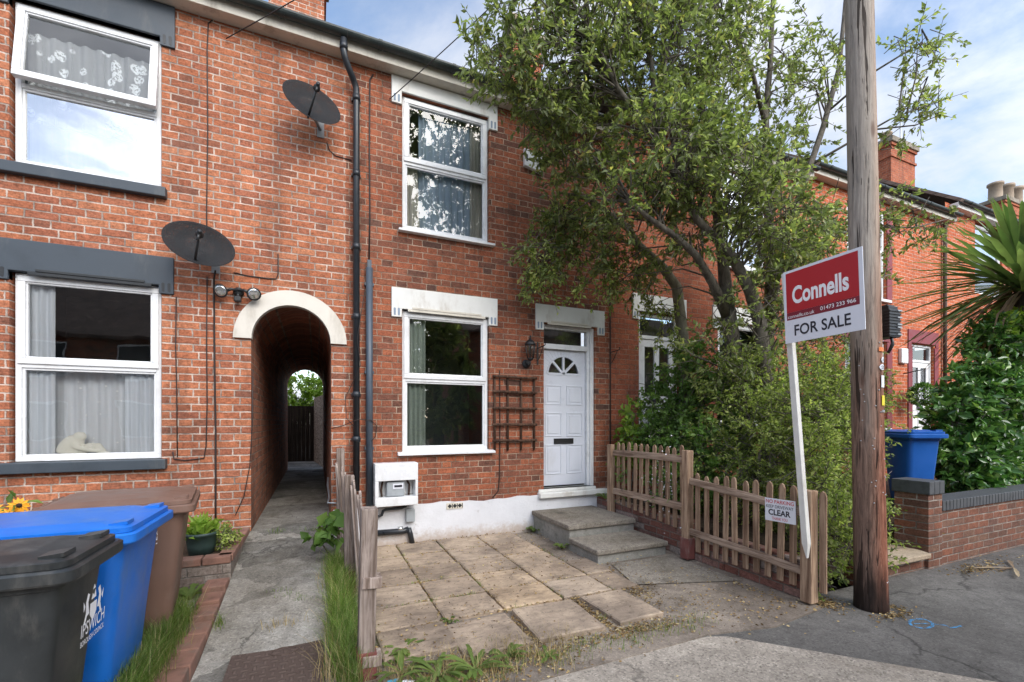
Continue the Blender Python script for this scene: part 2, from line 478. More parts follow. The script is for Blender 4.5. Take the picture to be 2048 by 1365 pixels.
m_terracotta = plain('chimney_pot', (.30, .24, .18), .8, var=.4, scale=5)
m_orange = plain('orange_tag', (.7, .2, .05), .5)
m_yellow = plain('yellow_tag', (.75, .62, .03), .5)
m_iron_cover = None
m_bark = None

def bark(name, c1, c2):
    b = NB(name); o = b.pos()
    g = b.noise(b.mp(o, (14, 14, 5)), 1, 6, .7, .8)
    c = b.ramp(g, [(.3, c1), (.7, c2)])
    sp = b.sstep(b.noise(o, 9, 5, .7), .58, .7)
    c = b.mix(b.ma('MULTIPLY', sp, .4), c, (.2, .19, .14))
    return b.end(b.pr(c, .9, nrm=b.bump(g, .8, .012), spec=.2))
m_bark = bark('bark', (.05, .043, .036), (.2, .178, .15))
m_bark_pale = bark('bark_pale', (.08, .07, .05), (.3, .27, .2))
m_twig = plain('twig', (.05, .04, .028), .9)

def polemat():
    b = NB('pole_wood'); o = b.obj()
    v = b.mp(o, (24, 24, 2.4))
    g = b.noise(v, 1, 8, .74, 1.8)
    g2 = b.noise(b.mp(o, (60, 60, 1.5)), 1, 4, .7)
    X, Y, Z = b.xyz(o)[0:3]
    hi = b.sstep(b.ma('ADD', Z, b.ma('MULTIPLY', b.ma('SUBTRACT', b.noise(v, .7, 3), .5), 2.2)), 1.2, 3.3)
    low = b.ramp(g, [(.34, (.07, .03, .02)), (.48, (.25, .095, .058)), (.66, (.40, .19, .125))])
    high = b.ramp(g, [(.34, (.12, .09, .07)), (.47, (.36, .28, .22)), (.66, (.56, .47, .38))])
    side = b.sstep(b.ma('ADD', b.ma('MULTIPLY', X, -4), b.ma('MULTIPLY', Y, 2.)), -.15, .45)
    high2 = b.mix(.6, high, b.mix(side, (.40, .25, .17), (.34, .32, .29)))
    lowg = b.mix(b.ma('MULTIPLY', side, .75), low, b.ramp(g, [(.3, (.06, .05, .04)), (.55, (.22, .16, .125)), (.72, (.32, .25, .2))]))
    c = b.mix(hi, lowg, high2)
    c = b.mix(.6, c, b.ramp(g2, [(.3, .5), (.65, 1.2)]), 'MULTIPLY')
    kn = b.vor(b.mp(o, (5, 5, 1.5), (2, 7, 3)), 1.0)
    c = b.mix(b.ma('MULTIPLY', b.sstep(kn, .16, .07), .6), c, (.09, .04, .025))
    tar = b.sstep(b.ma('ADD', Z, b.ma('MULTIPLY', b.noise(v, 1.2, 3), .55)), .75, .35)
    c = b.mix(b.ma('MULTIPLY', tar, .9), c, (.014, .011, .01))
    ck = b.ma('MAXIMUM', b.sstep(b.noise(b.mp(o, (13, 13, .45), (3, 1, 7)), 1, 3, .55, 1.5), .60, .615), b.sstep(b.noise(b.mp(o, (38, 38, 1.6), (1, 5, 2)), 1, 3, .6, .8), .64, .66))
    c = b.mix(b.ma('MULTIPLY', ck, .85), c, (.02, .013, .01))
    h = b.ma('SUBTRACT', b.ma('ADD', g, g2), b.ma('MULTIPLY', ck, 2))
    return b.end(b.pr(c, .88, nrm=b.bump(h, .7, .008), spec=.2))
m_pole = polemat()

def tilemat(name, c):
    b = NB(name); o = b.pos(); X, Y, Z = b.xyz(o)[0:3]
    r_ = b.ma('DIVIDE', Z, .17); row = b.ma('FLOOR', r_); fy = b.ma('SUBTRACT', r_, row)
    u = b.ma('MULTIPLY_ADD', b.ma('FLOORED_MODULO', row, 2), .5, b.ma('DIVIDE', X, .28)); ce = b.ma('FLOOR', u); fx = b.ma('SUBTRACT', u, ce)
    rv = b.white(b.cxyz(row, ce, 2))
    k = b.mix(.7, c, b.ramp(rv, [(0, .5), (1, 1.3)]), 'MULTIPLY')
    k = b.mix(.6, k, b.ramp(b.noise(o, 3, 5, .7), [(.3, .5), (.7, 1.3)]), 'MULTIPLY')
    ed = b.ma('MAXIMUM', b.sstep(fy, .14, .02), b.sstep(b.ma('ABSOLUTE', b.ma('SUBTRACT', fx, .5)), .44, .49))
    k = b.mix(b.ma('MULTIPLY', ed, .8), k, (.02, .018, .016))
    return b.end(b.pr(k, .9, nrm=b.bump(b.ma('SUBTRACT', 1.0, fy), .8, .02)))
m_tile = tilemat('roof_tile', (.17, .12, .095))

def slabmat():
    b = NB('riven_slab'); o = b.pos()
    X, Y, Z = b.xyz(o)[0:3]
    g = b.n('ShaderNodeNewGeometry').outputs['Random Per Island']
    big = b.noise(o, 1.6, 6, .7)
    c = b.mix(b.sstep(big, .36, .64), (.25, .198, .155), (.46, .365, .275))
    c = b.mix(.75, c, b.ramp(g, [(0, (.72, .7, .68)), (.5, (1, 1, 1)), (1, (1.18, 1.08, .9))]), 'MULTIPLY')
    rv = b.noise(b.mp(o, (6, 16, 6), rot=(0, 0, .2)), 1, 6, .65, .7)
    c = b.mix(.6, c, b.ramp(rv, [(.3, .45), (.5, 1), (.7, 1.25)]), 'MULTIPLY')
    sp = b.sstep(b.noise(o, 24, 5, .75), .56, .68)
    c = b.mix(b.ma('MULTIPLY', sp, .75), c, (.085, .075, .062))
    fine = b.noise(o, 120, 3, .7)
    c = b.mix(.4, c, b.ramp(fine, [(.3, .65), (.7, 1.25)]), 'MULTIPLY')
    h = b.ma('ADD', rv, b.ma('MULTIPLY', fine, .3))
    return b.end(b.pr(c, .92, nrm=b.bump(h, .7, .008), spec=.2))
m_slab = slabmat()
m_conc_path = concrete('path_concrete', (.19, .175, .15), (.33, .315, .285), .5, 1.5, dark=(.09, .08, .06), wet=.65, cracks=.75, ck=.6, patches=.9)
m_conc_fore = concrete('forecourt_concrete', (.2, .165, .135), (.29, .245, .2), .4, 1.4, dark=(.08, .062, .045), wet=.75, cracks=.6, ck=.5, patches=.6)
m_conc_cross = concrete('crossover_concrete', (.30, .262, .22), (.39, .343, .288), .65, .9, dark=(.2, .165, .13), wet=.75, cracks=.3, ck=.4, patches=.35)
m_asphalt = concrete('asphalt', (.105, .098, .09), (.155, .145, .134), .45, 1.1, dark=(.05, .046, .043), wet=.6, cracks=.35, ck=.6, patches=.35)
m_step = concrete('step_concrete', (.2, .175, .14), (.28, .25, .21), .55, 2, dark=(.06, .05, .04), wet=.7)
m_step_side = concrete('step_riser', (.24, .235, .21), (.32, .31, .28), .2, 2, dark=(.1, .11, .08), wet=.5)
m_soil = concrete('soil', (.05, .035, .025), (.09, .065, .045), .6, 3, dark=(.02, .015, .01))
m_stone_step = concrete('stone_slab', (.35, .27, .19), (.42, .34, .25), .3, 2, dark=(.2, .15, .1), wet=.4)

def covermat():
    b = NB('iron_cover'); o = b.pos(); X, Y, Z = b.xyz(o)[0:3]
    a = b.ma('DIVIDE', X, .055); c_ = b.ma('DIVIDE', Y, .055)
    chk = b.ma('FLOORED_MODULO', b.ma('ADD', b.ma('FLOOR', a), b.ma('FLOOR', c_)), 2)
    fa = b.ma('ABSOLUTE', b.ma('SUBTRACT', b.ma('FRACT', a), .5)); fb = b.ma('ABSOLUTE', b.ma('SUBTRACT', b.ma('FRACT', c_), .5))
    bar1 = b.ma('MULTIPLY', b.sstep(fa, .2, .12), b.sstep(fb, .46, .36))
    bar2 = b.ma('MULTIPLY', b.sstep(fb, .2, .12), b.sstep(fa, .46, .36))
    h = b.ma('ADD', b.ma('MULTIPLY', chk, bar1), b.ma('MULTIPLY', b.ma('SUBTRACT', 1.0, chk), bar2))
    nz = b.noise(o, 9, 6, .7)
    c = b.mix(nz, (.1, .065, .052), (.2, .145, .12))
    c = b.mix(b.ma('MULTIPLY', h, .35), b.mix(.4, c, (.04, .03, .026)), b.mix(.5, c, (.22, .165, .14)))
    return b.end(b.pr(c, .75, .25, b.bump(h, .9, .006)))
m_iron_cover = covermat()

m_leaf = leafmat('tree_leaf', [(0, (.12, .155, .055)), (.35, (.205, .255, .095)), (.7, (.285, .335, .14)), (.92, (.38, .43, .2)), (1, (.52, .46, .16))], .55, .36, .5)
m_leaf_privet = leafmat('privet_leaf', [(0, (.13, .18, .045)), (.4, (.24, .31, .08)), (.75, (.36, .43, .13)), (1, (.52, .54, .22))], .5, .5)
m_leaf_green = leafmat('climber_leaf', [(0, (.07, .14, .03)), (.6, (.14, .26, .06)), (1, (.23, .35, .10))], .45, .5)
m_leaf_bright = leafmat('bright_leaf', [(0, (.13, .23, .03)), (.6, (.24, .37, .06)), (1, (.36, .47, .10))], .45, .5)
m_leaf_cam = leafmat('glossy_leaf', [(0, (.035, .10, .025)), (.5, (.08, .185, .045)), (.85, (.14, .27, .07)), (1, (.26, .38, .11))], .3, .22, .6)
m_leaf_yucca = leafmat('sword_leaf', [(0, (.07, .13, .045)), (.6, (.15, .23, .09)), (1, (.24, .31, .13))], .35, .36)
m_leaf_dry = leafmat('dead_leaf', [(0, (.12, .075, .045)), (.6, (.24, .17, .11)), (1, (.4, .31, .2))], .2, .8)
m_litter = leafmat('fallen_leaf', [(0, (.10, .06, .03)), (.5, (.27, .17, .07)), (.8, (.42, .3, .13)), (1, (.5, .42, .24))], .1, .8)
m_grass = leafmat('grass_blade', [(0, (.08, .13, .03)), (.5, (.16, .26, .05)), (.85, (.24, .33, .08)), (.9, (.42, .38, .18)), (1, (.5, .43, .24))], .45, .5)
m_straw = leafmat('straw', [(0, (.3, .22, .1)), (1, (.48, .38, .2))], .2, .8)

# ------------------------------------------------------------------ foliage
def leaf_mesh(name, P, D, L, W, mat, parent, rng, fold=.12, droop=.12, twigs=None, twigmat=None):
    P = np.asarray(P); D = np.asarray(D); n = len(P)
    D = D / np.linalg.norm(D, axis=1)[:, None]
    q = rng.normal(size=(n, 3)); q[:, 2] *= .45; q[:, 2] += .9
    S = np.cross(D, q); S /= (np.linalg.norm(S, axis=1)[:, None] + 1e-9)
    N = np.cross(S, D)
    L = np.asarray(L)[:, None]; W = np.asarray(W)[:, None]
    a = P
    l = P + D * L * .45 - S * W * .5 + N * L * fold
    r = P + D * L * .45 + S * W * .5 + N * L * fold
    t = P + D * L - N * L * droop
    V = np.stack([a, l, t, r], 1).reshape(-1, 3)
    off = offset(parent) if parent else Vector((0, 0, 0))
    V = V - np.array(off)
    me = bpy.data.meshes.new(name)
    nv = n * 4; nf = n * 2
    me.vertices.add(nv); me.vertices.foreach_set('co', V.astype(np.float32).ravel())
    b = np.arange(n)[:, None] * 4
    F = np.concatenate([b + np.array([0, 2, 1]), b + np.array([0, 3, 2])], 1).reshape(-1)
    me.loops.add(nf * 3); me.loops.foreach_set('vertex_index', F.astype(np.int32))
    me.polygons.add(nf); me.polygons.foreach_set('loop_start', (np.arange(nf) * 3).astype(np.int32))
    me.polygons.foreach_set('loop_total', np.full(nf, 3, np.int32))
    me.materials.append(mat); me.update(calc_edges=True); me.validate()
    o = bpy.data.objects.new(name, me); col.objects.link(o)
    if parent: o.parent = parent
    return o

def sprays(ells, rng, leaves=24, tl=.35, L=.065, W=.032, spread=.75, ymax=None, up=.15, hang=0., shell=.4):
    """ells: (x,y,z,rx,ry,rz,n). returns leaf arrays and twig paths"""
    P = []; D = []; S = []; tw = []
    for (x, y, z, rx, ry, rz, n) in ells:
        for _ in range(n):
            d = rng.normal(size=3); d /= np.linalg.norm(d)
            rr = rng.uniform(shell, 1) ** .6
            c = np.array([x + d[0] * rx * rr, y + d[1] * ry * rr, z + d[2] * rz * rr])
            ax = d * .8 + rng.normal(size=3) * .55 + np.array([0, 0, up - hang]); ax /= np.linalg.norm(ax)
            ln = tl * rng.uniform(.6, 1.3)
            st = c - ax * ln * .5
            bend = np.array([0, 0, -.12 * ln - hang * .2])
            k = max(4, int(leaves * rng.uniform(.6, 1.3)))
            ts = rng.uniform(0.05, 1, k)
            pts = st + ax * ln * ts[:, None] + bend * (ts ** 2)[:, None]
            dr = rng.normal(size=(k, 3)); dr -= (dr @ ax)[:, None] * ax * .6
            dr /= np.linalg.norm(dr, axis=1)[:, None]
            dr = dr * spread + ax * .6 + np.array([0, 0, -.12])
            P.append(pts + rng.normal(size=(k, 3)) * .012); D.append(dr)
            S.append(np.clip(rng.normal(1, .32, k), .4, 1.7))
            tw.append([st - ax * ln * .25, st, st + ax * ln * .5 + bend * .25, st + ax * ln + bend])
    P = np.concatenate(P); D = np.concatenate(D); S = np.concatenate(S)
    if ymax is not None:
        keep = P[:, 1] < ymax
        P, D, S = P[keep], D[keep], S[keep]
        tw = [t for t in tw if max(p[1] for p in t) < ymax]
    return P, D, S * L, S * W, tw

# ------------------------------------------------------------------ building kit
def wall_grid(m, x0, x1, z0, z1, holes, y=0, depth=.11):
    """facade in the plane y facing -y, with openings and reveals"""
    xs = sorted(set([x0, x1] + [q for h in holes for q in h[:2]]))
    zs = sorted(set([z0, z1] + [q for h in holes for q in h[2:4]]))
    for i in range(len(xs) - 1):
        for j in range(len(zs) - 1):
            cx, cz = (xs[i] + xs[i + 1]) / 2, (zs[j] + zs[j + 1]) / 2
            if any(h[0] < cx < h[1] and h[2] < cz < h[3] for h in holes): continue
            m.quad((xs[i], y, zs[j]), (xs[i + 1], y, zs[j]), (xs[i + 1], y, zs[j + 1]), (xs[i], y, zs[j + 1]))
    for h in holes:
        a, b, c, d = h[:4]
        if len(h) > 4: continue
        e = y + depth
        m.quad((a, y, c), (a, y, d), (a, e, d), (a, e, c))
        m.quad((b, y, c), (b, e, c), (b, e, d), (b, y, d))
        m.quad((a, y, c), (a, e, c), (b, e, c), (b, y, c))
        m.quad((a, y, d), (b, y, d), (b, e, d), (a, e, d))

def frame_ring(m, x0, x1, z0, z1, w, y0, y1, T=None):
    m.box(x0, x1, y0, y1, z0, z0 + w, T); m.box(x0, x1, y0, y1, z1 - w, z1, T)
    m.box(x0, x0 + w, y0, y1, z0 + w, z1 - w, T); m.box(x1 - w, x1, y0, y1, z0 + w, z1 - w, T)

def window(root, x0, x1, z0, z1, zm, y=.05, tilt=0, glass_up=None, glass_lo=None, room=None, depth=1.6):
    gu = glass_up or m_glass; gl = glass_lo or m_glass
    m = M()
    frame_ring(m, x0, x1, z0, z1, .045, y, y + .06)
    m.box(x0 + .045, x1 - .045, y, y + .06, zm - .03, zm + .015)
    # glazing bead of the fixed lower light
    frame_ring(m, x0 + .045, x1 - .045, z0 + .045, zm - .03, .022, y + .012, y + .05)
    w = m.build('window', m_upvc, root, bevel=.004)
    T = None
    if tilt:
        T = Matrix.Translation((0, y, z1 - .03)) @ Matrix.Rotation(tilt, 4, 'X') @ Matrix.Translation((0, -y, -(z1 - .03)))
    s = M()
    frame_ring(s, x0 + .02, x1 - .02, zm + .008, z1 - .02, .058, y - .016, y + .045, T)
    frame_ring(s, x0 + .078, x1 - .078, zm + .066, z1 - .078, .016, y - .004, y + .04, T)
    s.build('sash', m_upvc, w, bevel=.006)
    p = M()
    q = [Vector((x0 + .085, y + .02, zm + .075)), Vector((x1 - .085, y + .02, zm + .075)), Vector((x1 - .085, y + .02, z1 - .085)), Vector((x0 + .085, y + .02, z1 - .085))]
    if T: q = [T @ v for v in q]
    p.quad(*q); p.build('pane', gu, w)
    p = M(); p.quad((x0 + .06, y + .03, z0 + .06), (x1 - .06, y + .03, z0 + .06), (x1 - .06, y + .03, zm - .045), (x0 + .06, y + .03, zm - .045))
    p.build('pane', gl, w)
    r_ = M(); a, b, c, d, e, f_ = x0 - .25, x1 + .25, y + .062, y + depth, z0 - .3, z1 + .15
    r_.quad((a, d, e), (b, d, e), (b, d, f_), (a, d, f_))
    r_.quad((a, c, e), (a, d, e), (a, d, f_), (a, c, f_)); r_.quad((b, d, e), (b, c, e), (b, c, f_), (b, d, f_))
    r_.quad((a, c, e), (b, c, e), (b, d, e), (a, d, e)); r_.quad((a, d, f_), (b, d, f_), (b, c, f_), (a, c, f_))
    # inner lining of the wall around the window
    for (p0, p1, s0, s1) in ((a, x0, e, f_), (x1, b, e, f_), (x0, x1, e, z0), (x0, x1, z1, f_)):
        r_.quad((p0, c, s0), (p1, c, s0), (p1, c, s1), (p0, c, s1))
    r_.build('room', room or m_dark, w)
    return w

def lintel(root, x0, x1, z0, z1, drop, mat, ew=.13, slot=None, proud=.025, hood=None):
    m = M()
    m.prism([(x0, 0.06, drop), (x0, .06, z1), (x1, .06, z1), (x1, .06, drop), (x1 - ew, .06, drop), (x1 - ew, .06, z0), (x0 + ew, .06, z0), (x0 + ew, .06, drop)], (0, -.06 - proud, 0))
    l = m.build('lintel', mat, root, bevel=.006)
    if hood:
        h = M(); h.box(hood[0], hood[1], -proud - .012, -proud + .004, z0 + .004, z0 + .03); h.box(hood[0] - .06, hood[1] + .06, -proud - .006, -proud + .004, z0 - .03, z0 + .003)
        h.build('drip_mould', m_fascia if mat is not m_slate else m_black, l, bevel=.003)
    if slot:
        for cx in (x0 + ew / 2, x1 - ew / 2):
            for s in (-.026, .026):
                q = M(); q.prism([(cx + s + .014 * math.cos(a), -proud - .0025, drop + .032 + (0 if math.sin(a) < 0 else .072) + .012 * math.sin(a)) for a in [k * math.pi / 6 for k in range(12)]], (0, .004, 0))
                q.build('carved_slot', slot, l)
    return l

def eaves(root, x0, x1, zs, ridge=3.6, pitch=38, back=7.2, fmat=None):
    m = M()
    m.box(x0, x1, -.17, 0.02, zs, zs + .14)
    m.build('fascia', fmat or m_fascia, root, bevel=.004)
    g = M(); n = 10
    pts = [(-.235 + .062 * math.cos(a), zs + .155 + .062 * math.sin(a)) for a in [math.pi + math.pi * k / n for k in range(n + 1)]]
    inn = [(-.235 + .055 * math.cos(a), zs + .155 + .055 * math.sin(a)) for a in [2 * math.pi - math.pi * k / n for k in range(n + 1)]]
    prof = pts + inn
    g.prism([(x0, p[0], p[1]) for p in prof], (x1 - x0, 0, 0))
    x = x0 + .35
    while x < x1:
        br = [(-.235 + .07 * math.cos(a), zs + .155 + .07 * math.sin(a)) for a in [math.pi + math.pi * k / n for k in range(n + 1)]] + [(p[0], p[1] - .001) for p in pts[::-1]]
        g.prism([(x, p[0], p[1]) for p in br], (.045, 0, 0)); x += .92
    g.build('gutter', m_gutter, root)
    r_ = M(); t = math.tan(R(pitch)); e = zs + .2; h = e + (ridge + .2) * t
    r_.prism([(x0, -.24, e), (x0, ridge, h), (x0, ridge, h - .12), (x0, -.2, e - .06)], (x1 - x0, 0, 0))
    r_.prism([(x0, ridge, h), (x0, back + .2, e), (x0, back + .2, e - .1), (x0, ridge, h - .12)], (x1 - x0, 0, 0))
    r_.build('roof', m_tile, root)
    return h

def chimney(root, x0, x1, y0, y1, z0, z1, mat, pots=(), capmat=None):
    m = M(); m.box(x0, x1, y0, y1, z0, z1)
    m.box(x0 - .04, x1 + .04, y0 - .04, y1 + .04, z1 - .42, z1 - .34)
    m.box(x0 - .05, x1 + .05, y0 - .05, y1 + .05, z1 - .02, z1 + .07)
    c = m.build('chimney', mat, root)
    k = M(); k.box(x0 - .10, x1 + .10, y0 - .10, y1 + .10, z1 + .072, z1 + .26); k.build('chimney_cap', capmat or m_step, c, bevel=.02)
    for (px, py, h, r_) in pots:
        q = M(); q.lathe([(r_ * 1.05, 0), (r_ * .95, h * .15), (r_ * .9, h * .85), (r_ * 1.12, h * .88), (r_ * 1.12, h), (r_ * .8, h), (r_ * .78, h * .6)], (px, py, z1 + .262), 16)
        q.build('chimney_pot', m_terracotta, c)
    return c

# ------------------------------------------------------------------ LEFT HOUSE
Lh = thing('terraced_house', 'red brick terraced house on the left with slate grey lintels and an arched passage', 'house', (-3, 0, 0))
holes = [(-2.70, -1.51, 4.08, 5.70), (-2.70, -1.51, 1.20, 3.06), (-.68, .17, 0, 2.97, 1)]
m = M(); wall_grid(m, -9, .34, -.1, 6.22, holes)
# spandrels either side of the arch head
cx, cz, rr = -.255, 2.55, .425
n = 16
arc = [(cx - rr * math.cos(math.pi * k / n), cz + rr * math.sin(math.pi * k / n)) for k in range(n + 1)]
for k in range(n):
    (a0, b0), (a1, b1) = arc[k], arc[k + 1]
    m.quad((a0, 0, b0), (a1, 0, b1), (a1, 0, 2.975), (a0, 0, 2.975))
m.build('wall', m_brick_left, Lh); m = M()
m.quad((-9, 7.2, -.1), (-.68, 7.2, -.1), (-.68, 7.2, 6.22), (-9, 7.2, 6.22))
m.quad((-.68, 7.2, 2.975), (.34, 7.2, 2.975), (.34, 7.2, 6.22), (-.68, 7.2, 6.22))
m.quad((.17, 7.2, -.1), (.34, 7.2, -.1), (.34, 7.2, 2.975), (.17, 7.2, 2.975))
for k in range(n):
    (a0, b0), (a1, b1) = arc[k], arc[k + 1]
    m.quad((a0, 7.2, b0), (a1, 7.2, b1), (a1, 7.2, 2.975), (a0, 7.2, 2.975))
m.build('rear_wall', m_brick_left, Lh)
t = M()
xl, xr = -.68, .17
t.quad((xl, 0, -.1), (xl, 7.2, -.1), (xl, 7.2, cz), (xl, 0, cz))
t.quad((xr, 7.2, -.1), (xr, 0, -.1), (xr, 0, cz), (xr, 7.2, cz))
for k in range(n):
    (a0, b0), (a1, b1) = arc[k], arc[k + 1]
    t.quad((a0, 0, b0), (a1, 0, b1), (a1, 7.2, b1), (a0, 7.2, b0))
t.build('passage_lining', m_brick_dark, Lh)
# plastered arch surround
s = M(); ro = .60; ri = .418
outer = [(cx - ro * math.cos(math.pi * k / 28), cz + ro * .985 * math.sin(math.pi * k / 28)) for k in range(29)]
inner = [(cx + ri * math.cos(math.pi * k / 28), cz + ri * math.sin(math.pi * k / 28)) for k in range(29)]
for k in range(28):
    o0, o1 = outer[k], outer[k + 1]; i0, i1 = inner[28 - k], inner[27 - k]
    s.prism([(o0[0], -.03, o0[1]), (o1[0], -.03, o1[1]), (i1[0], -.03, i1[1]), (i0[0], -.03, i0[1])], (0, .10, 0))
s.build('arch_surround', m_cream, Lh)
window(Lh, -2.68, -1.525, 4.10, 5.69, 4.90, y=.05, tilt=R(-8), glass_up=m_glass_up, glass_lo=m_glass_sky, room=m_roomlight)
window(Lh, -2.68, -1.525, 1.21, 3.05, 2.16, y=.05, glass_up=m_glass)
lintel(Lh, -2.83, -1.40, 3.055, 3.36, 2.965, m_slate, slot=m_black, hood=(-2.5, -1.65))
lintel(Lh, -2.83, -1.39, 5.70, 6.055, 5.61, m_slate, slot=m_black)
for z in (1.10, 3.98):
    k = M(); k.box(-2.9, -1.46, -.075, .10, z, z + .105); k.build('sill', m_slate, Lh, bevel=.008)
eaves(Lh, -9, .34, 6.06)
chimney(Lh, -.78, .14, 3.2, 3.8, 7.6, 10.0, m_brick_left, [(-.5, 3.5, .5, .13), (-.1, 3.5, .5, .13)])
# cast iron downpipe with swan neck
d = M(); d.tube([(.30, -.235, 6.13), (.30, -.235, 5.98), (.32, -.22, 5.90), (.42, -.10, 5.77), (.455, -.065, 5.70), (.455, -.065, 5.6), (.455, -.065, .75)], .038, 12)
for z in (5.55, 4.62, 3.72, 2.86, 1.9, 1.35):
    d.tube([(.455, -.065, z), (.455, -.065, z + .07)], .046, 12); d.box(.40, .51, -.03, .0, z + .02, z + .05)
d.tube([(.30, -.235, 6.08), (.30, -.235, 6.0)], .046, 12)
d.build('downpipe', m_pipe, Lh)

# curtains and figurine of the left house
def curtain(name, label, cat, mat, x0, x1, z0, z1, y, folds, amp, seed, shear=0, taper=0, group=None):
    r_ = random.Random(seed); m = M(); nx = max(12, int(folds * 8)); nz = 8
    vs = []; fs = []
    ph = [r_.uniform(-.6, .6) for _ in range(nx + 1)]
    for j in range(nz + 1):
        tz = j / nz
        for i in range(nx + 1):
            tx = i / nx
            x = x0 + (x1 - x0) * (tx * (1 - taper * (1 - tz)) ) + shear * (1 - tz)
            vs.append((x, y + amp * math.sin(tx * folds * 2 * math.pi + ph[i] * .5 + tz * .3), z0 + (z1 - z0) * tz))
    for j in range(nz):
        for i in range(nx):
            a = j * (nx + 1) + i; fs.append((a, a + 1, a + nx + 2, a + nx + 1))
    m.add(vs, fs, True)
    o = m.build(name, mat); tag(o, label, cat, group)
    return o
curtain('net_curtain', 'lace net curtain with flower pattern in the open upper left window', 'curtain', m_lace, -2.64, -1.56, 4.6, 5.5, .17, 9, .018, 1)
curtain('net_curtain', 'plain pale net curtain behind the lower pane of the upper left window', 'curtain', m_drape, -2.64, -1.56, 4.1, 4.72, .20, 9, .018, 12)
curtain('net_curtain', 'dotted net curtain across the lower half of the ground floor left window', 'curtain', m_net, -2.66, -1.54, 1.22, 2.22, .235, 11, .014, 2)
curtain('drape', 'narrow white drape at the left edge of the ground floor left window', 'curtain', m_drape, -2.66, -2.42, 1.22, 3.05, .135, 3, .015, 3)
curtain('drape', 'white drape gathered at the right of the ground floor left window', 'curtain', m_drape, -1.86, -1.55, 1.22, 2.2, .135, 4, .015, 4)
g = M()
# abstract hugging figure: seated body with bent head and arms around raised knees
def blob(m, path, rad, n=12): m.tube(path, rad, n)
blob(g, [(-2.29, .145, 1.262), (-2.285, .145, 1.30), (-2.26, .14, 1.36), (-2.235, .135, 1.41), (-2.225, .13, 1.435)], [.07, .08, .075, .062, .04])
g.lathe([(.002, -.05), (.03, -.04), (.043, -.01), (.045, .015), (.033, .04), (.002, .052)], (-2.215, .115, 1.425), 14, axis=(.55, -.2, .8))
blob(g, [(-2.25, .11, 1.40), (-2.25, .075, 1.36), (-2.21, .065, 1.325), (-2.14, .07, 1.305), (-2.08, .075, 1.295)], [.024, .026, .024, .02, .016], 10)
blob(g, [(-2.24, .14, 1.275), (-2.18, .13, 1.31), (-2.13, .12, 1.365), (-2.115, .115, 1.37), (-2.09, .11, 1.31), (-2.06, .105, 1.275)], [.045, .042, .034, .032, .03, .03], 10)
blob(g, [(-2.12, .10, 1.276), (-2.05, .095, 1.276), (-2.02, .095, 1.272)], [.024, .024, .016], 8)
g.v = [(-2.17 + (p[0] + 2.17) * 1.35, .122 + (p[1] - .11) * .5, 1.255 + (p[2] - 1.262) * 1.15) for p in g.v]
f_ = g.build('figurine', m_plaster)
ss = f_.modifiers.new('subd', 'SUBSURF'); ss.levels = ss.render_levels = 1
f_.modifiers.new('rem', 'REMESH').voxel_size = .008; f_.modifiers['rem'].use_smooth_shade = True
tag(f_, 'cream sculpture of a crouched hugging figure standing on the inside window sill', 'figurine')

# ------------------------------------------------------------------ MAIN HOUSE
Mh = thing('terraced_house', 'brown red brick terraced house with white lintels, white plinth and panelled front door', 'house', (2.3, 0, 0))
holes = [(1.02, 2.225, 4.09, 5.86), (1.02, 2.225, 1.20, 3.06), (3.09, 3.99, .60, 3.07)]
m = M(); wall_grid(m, .34, 4.30, .40, 6.22, holes)
m.build('wall', m_brick_main, Mh); m = M()
m.quad((.34, 7.2, 0), (4.3, 7.2, 0), (4.3, 7.2, 6.22), (.34, 7.2, 6.22))
m.build('rear_wall', m_brick_main, Mh)
p = M()
nx = 40
def pl_top(x): return .515 + .012 * math.sin(x * 5.1) + .008 * math.sin(x * 17)
xs = [.19 + (4.30 - .19) * i / nx for i in range(nx + 1)]
vs = [];fs = []
for x in xs: vs += [(x, -.035, -.1), (x, -.032 , pl_top(x)), (x, .01, pl_top(x))]
for i in range(nx): fs += [(3 * i, 3 * i + 3, 3 * i + 4, 3 * i + 1), (3 * i + 1, 3 * i + 4, 3 * i + 5, 3 * i + 2)]
p.add(vs, fs); p.quad((.19, -.035, -.1), (.19, -.032, .52), (.19, .1, .52), (.19, .1, -.1))
p.build('plinth', m_plinth, Mh)
v = M(); v.box(1.60, 1.83, -.042, -.028, .425, .505)
vb = v.build('air_brick', m_fascia, Mh)
v = M()
for i in range(3):
    for (dx, dz, rr_) in ((0, 0, .030), ):
        c_ = (1.645 + i * .07, -.0425, .465)
        v.prism([(c_[0] + .03 * math.cos(a), -.0435, c_[2] + .03 * math.sin(a)) for a in (0, math.pi / 2, math.pi, 1.5 * math.pi)], (0, .003, 0))
        v.box(c_[0] + .030, c_[0] + .040, -.0435, -.041, .435, .495)
v.build('grille', m_black, vb)
window(Mh, 1.03, 2.215, 4.11, 5.85, 5.0, y=.04, glass_up=m_glass_up, glass_lo=m_glass_up, room=m_roomlight)
window(Mh, 1.03, 2.215, 1.215, 3.05, 2.16, y=.04, glass_up=m_glass_low, glass_lo=m_glass_low)
lintel(Mh, .885, 2.345, 3.06, 3.33, 2.95, m_white, slot=m_slot, hood=(1.15, 2.1))
lintel(Mh, .885, 2.345, 5.865, 6.05, 5.70, m_white, slot=m_slot)
lintel(Mh, 2.95, 4.16, 3.075, 3.335, 2.955, m_white, slot=m_slot, hood=(3.2, 3.85))
for x0, x1, z in ((.96, 2.295, 1.165), (.97, 2.29, 4.055)):
    k = M(); k.prism([(x0, .09, z), (x0, .09, z + .05), (x0, .03, z + .05), (x0, -.075, z + .03), (x0, -.075, z)], (x1 - x0, 0, 0)); k.build('sill', m_upvc, Mh, bevel=.004)
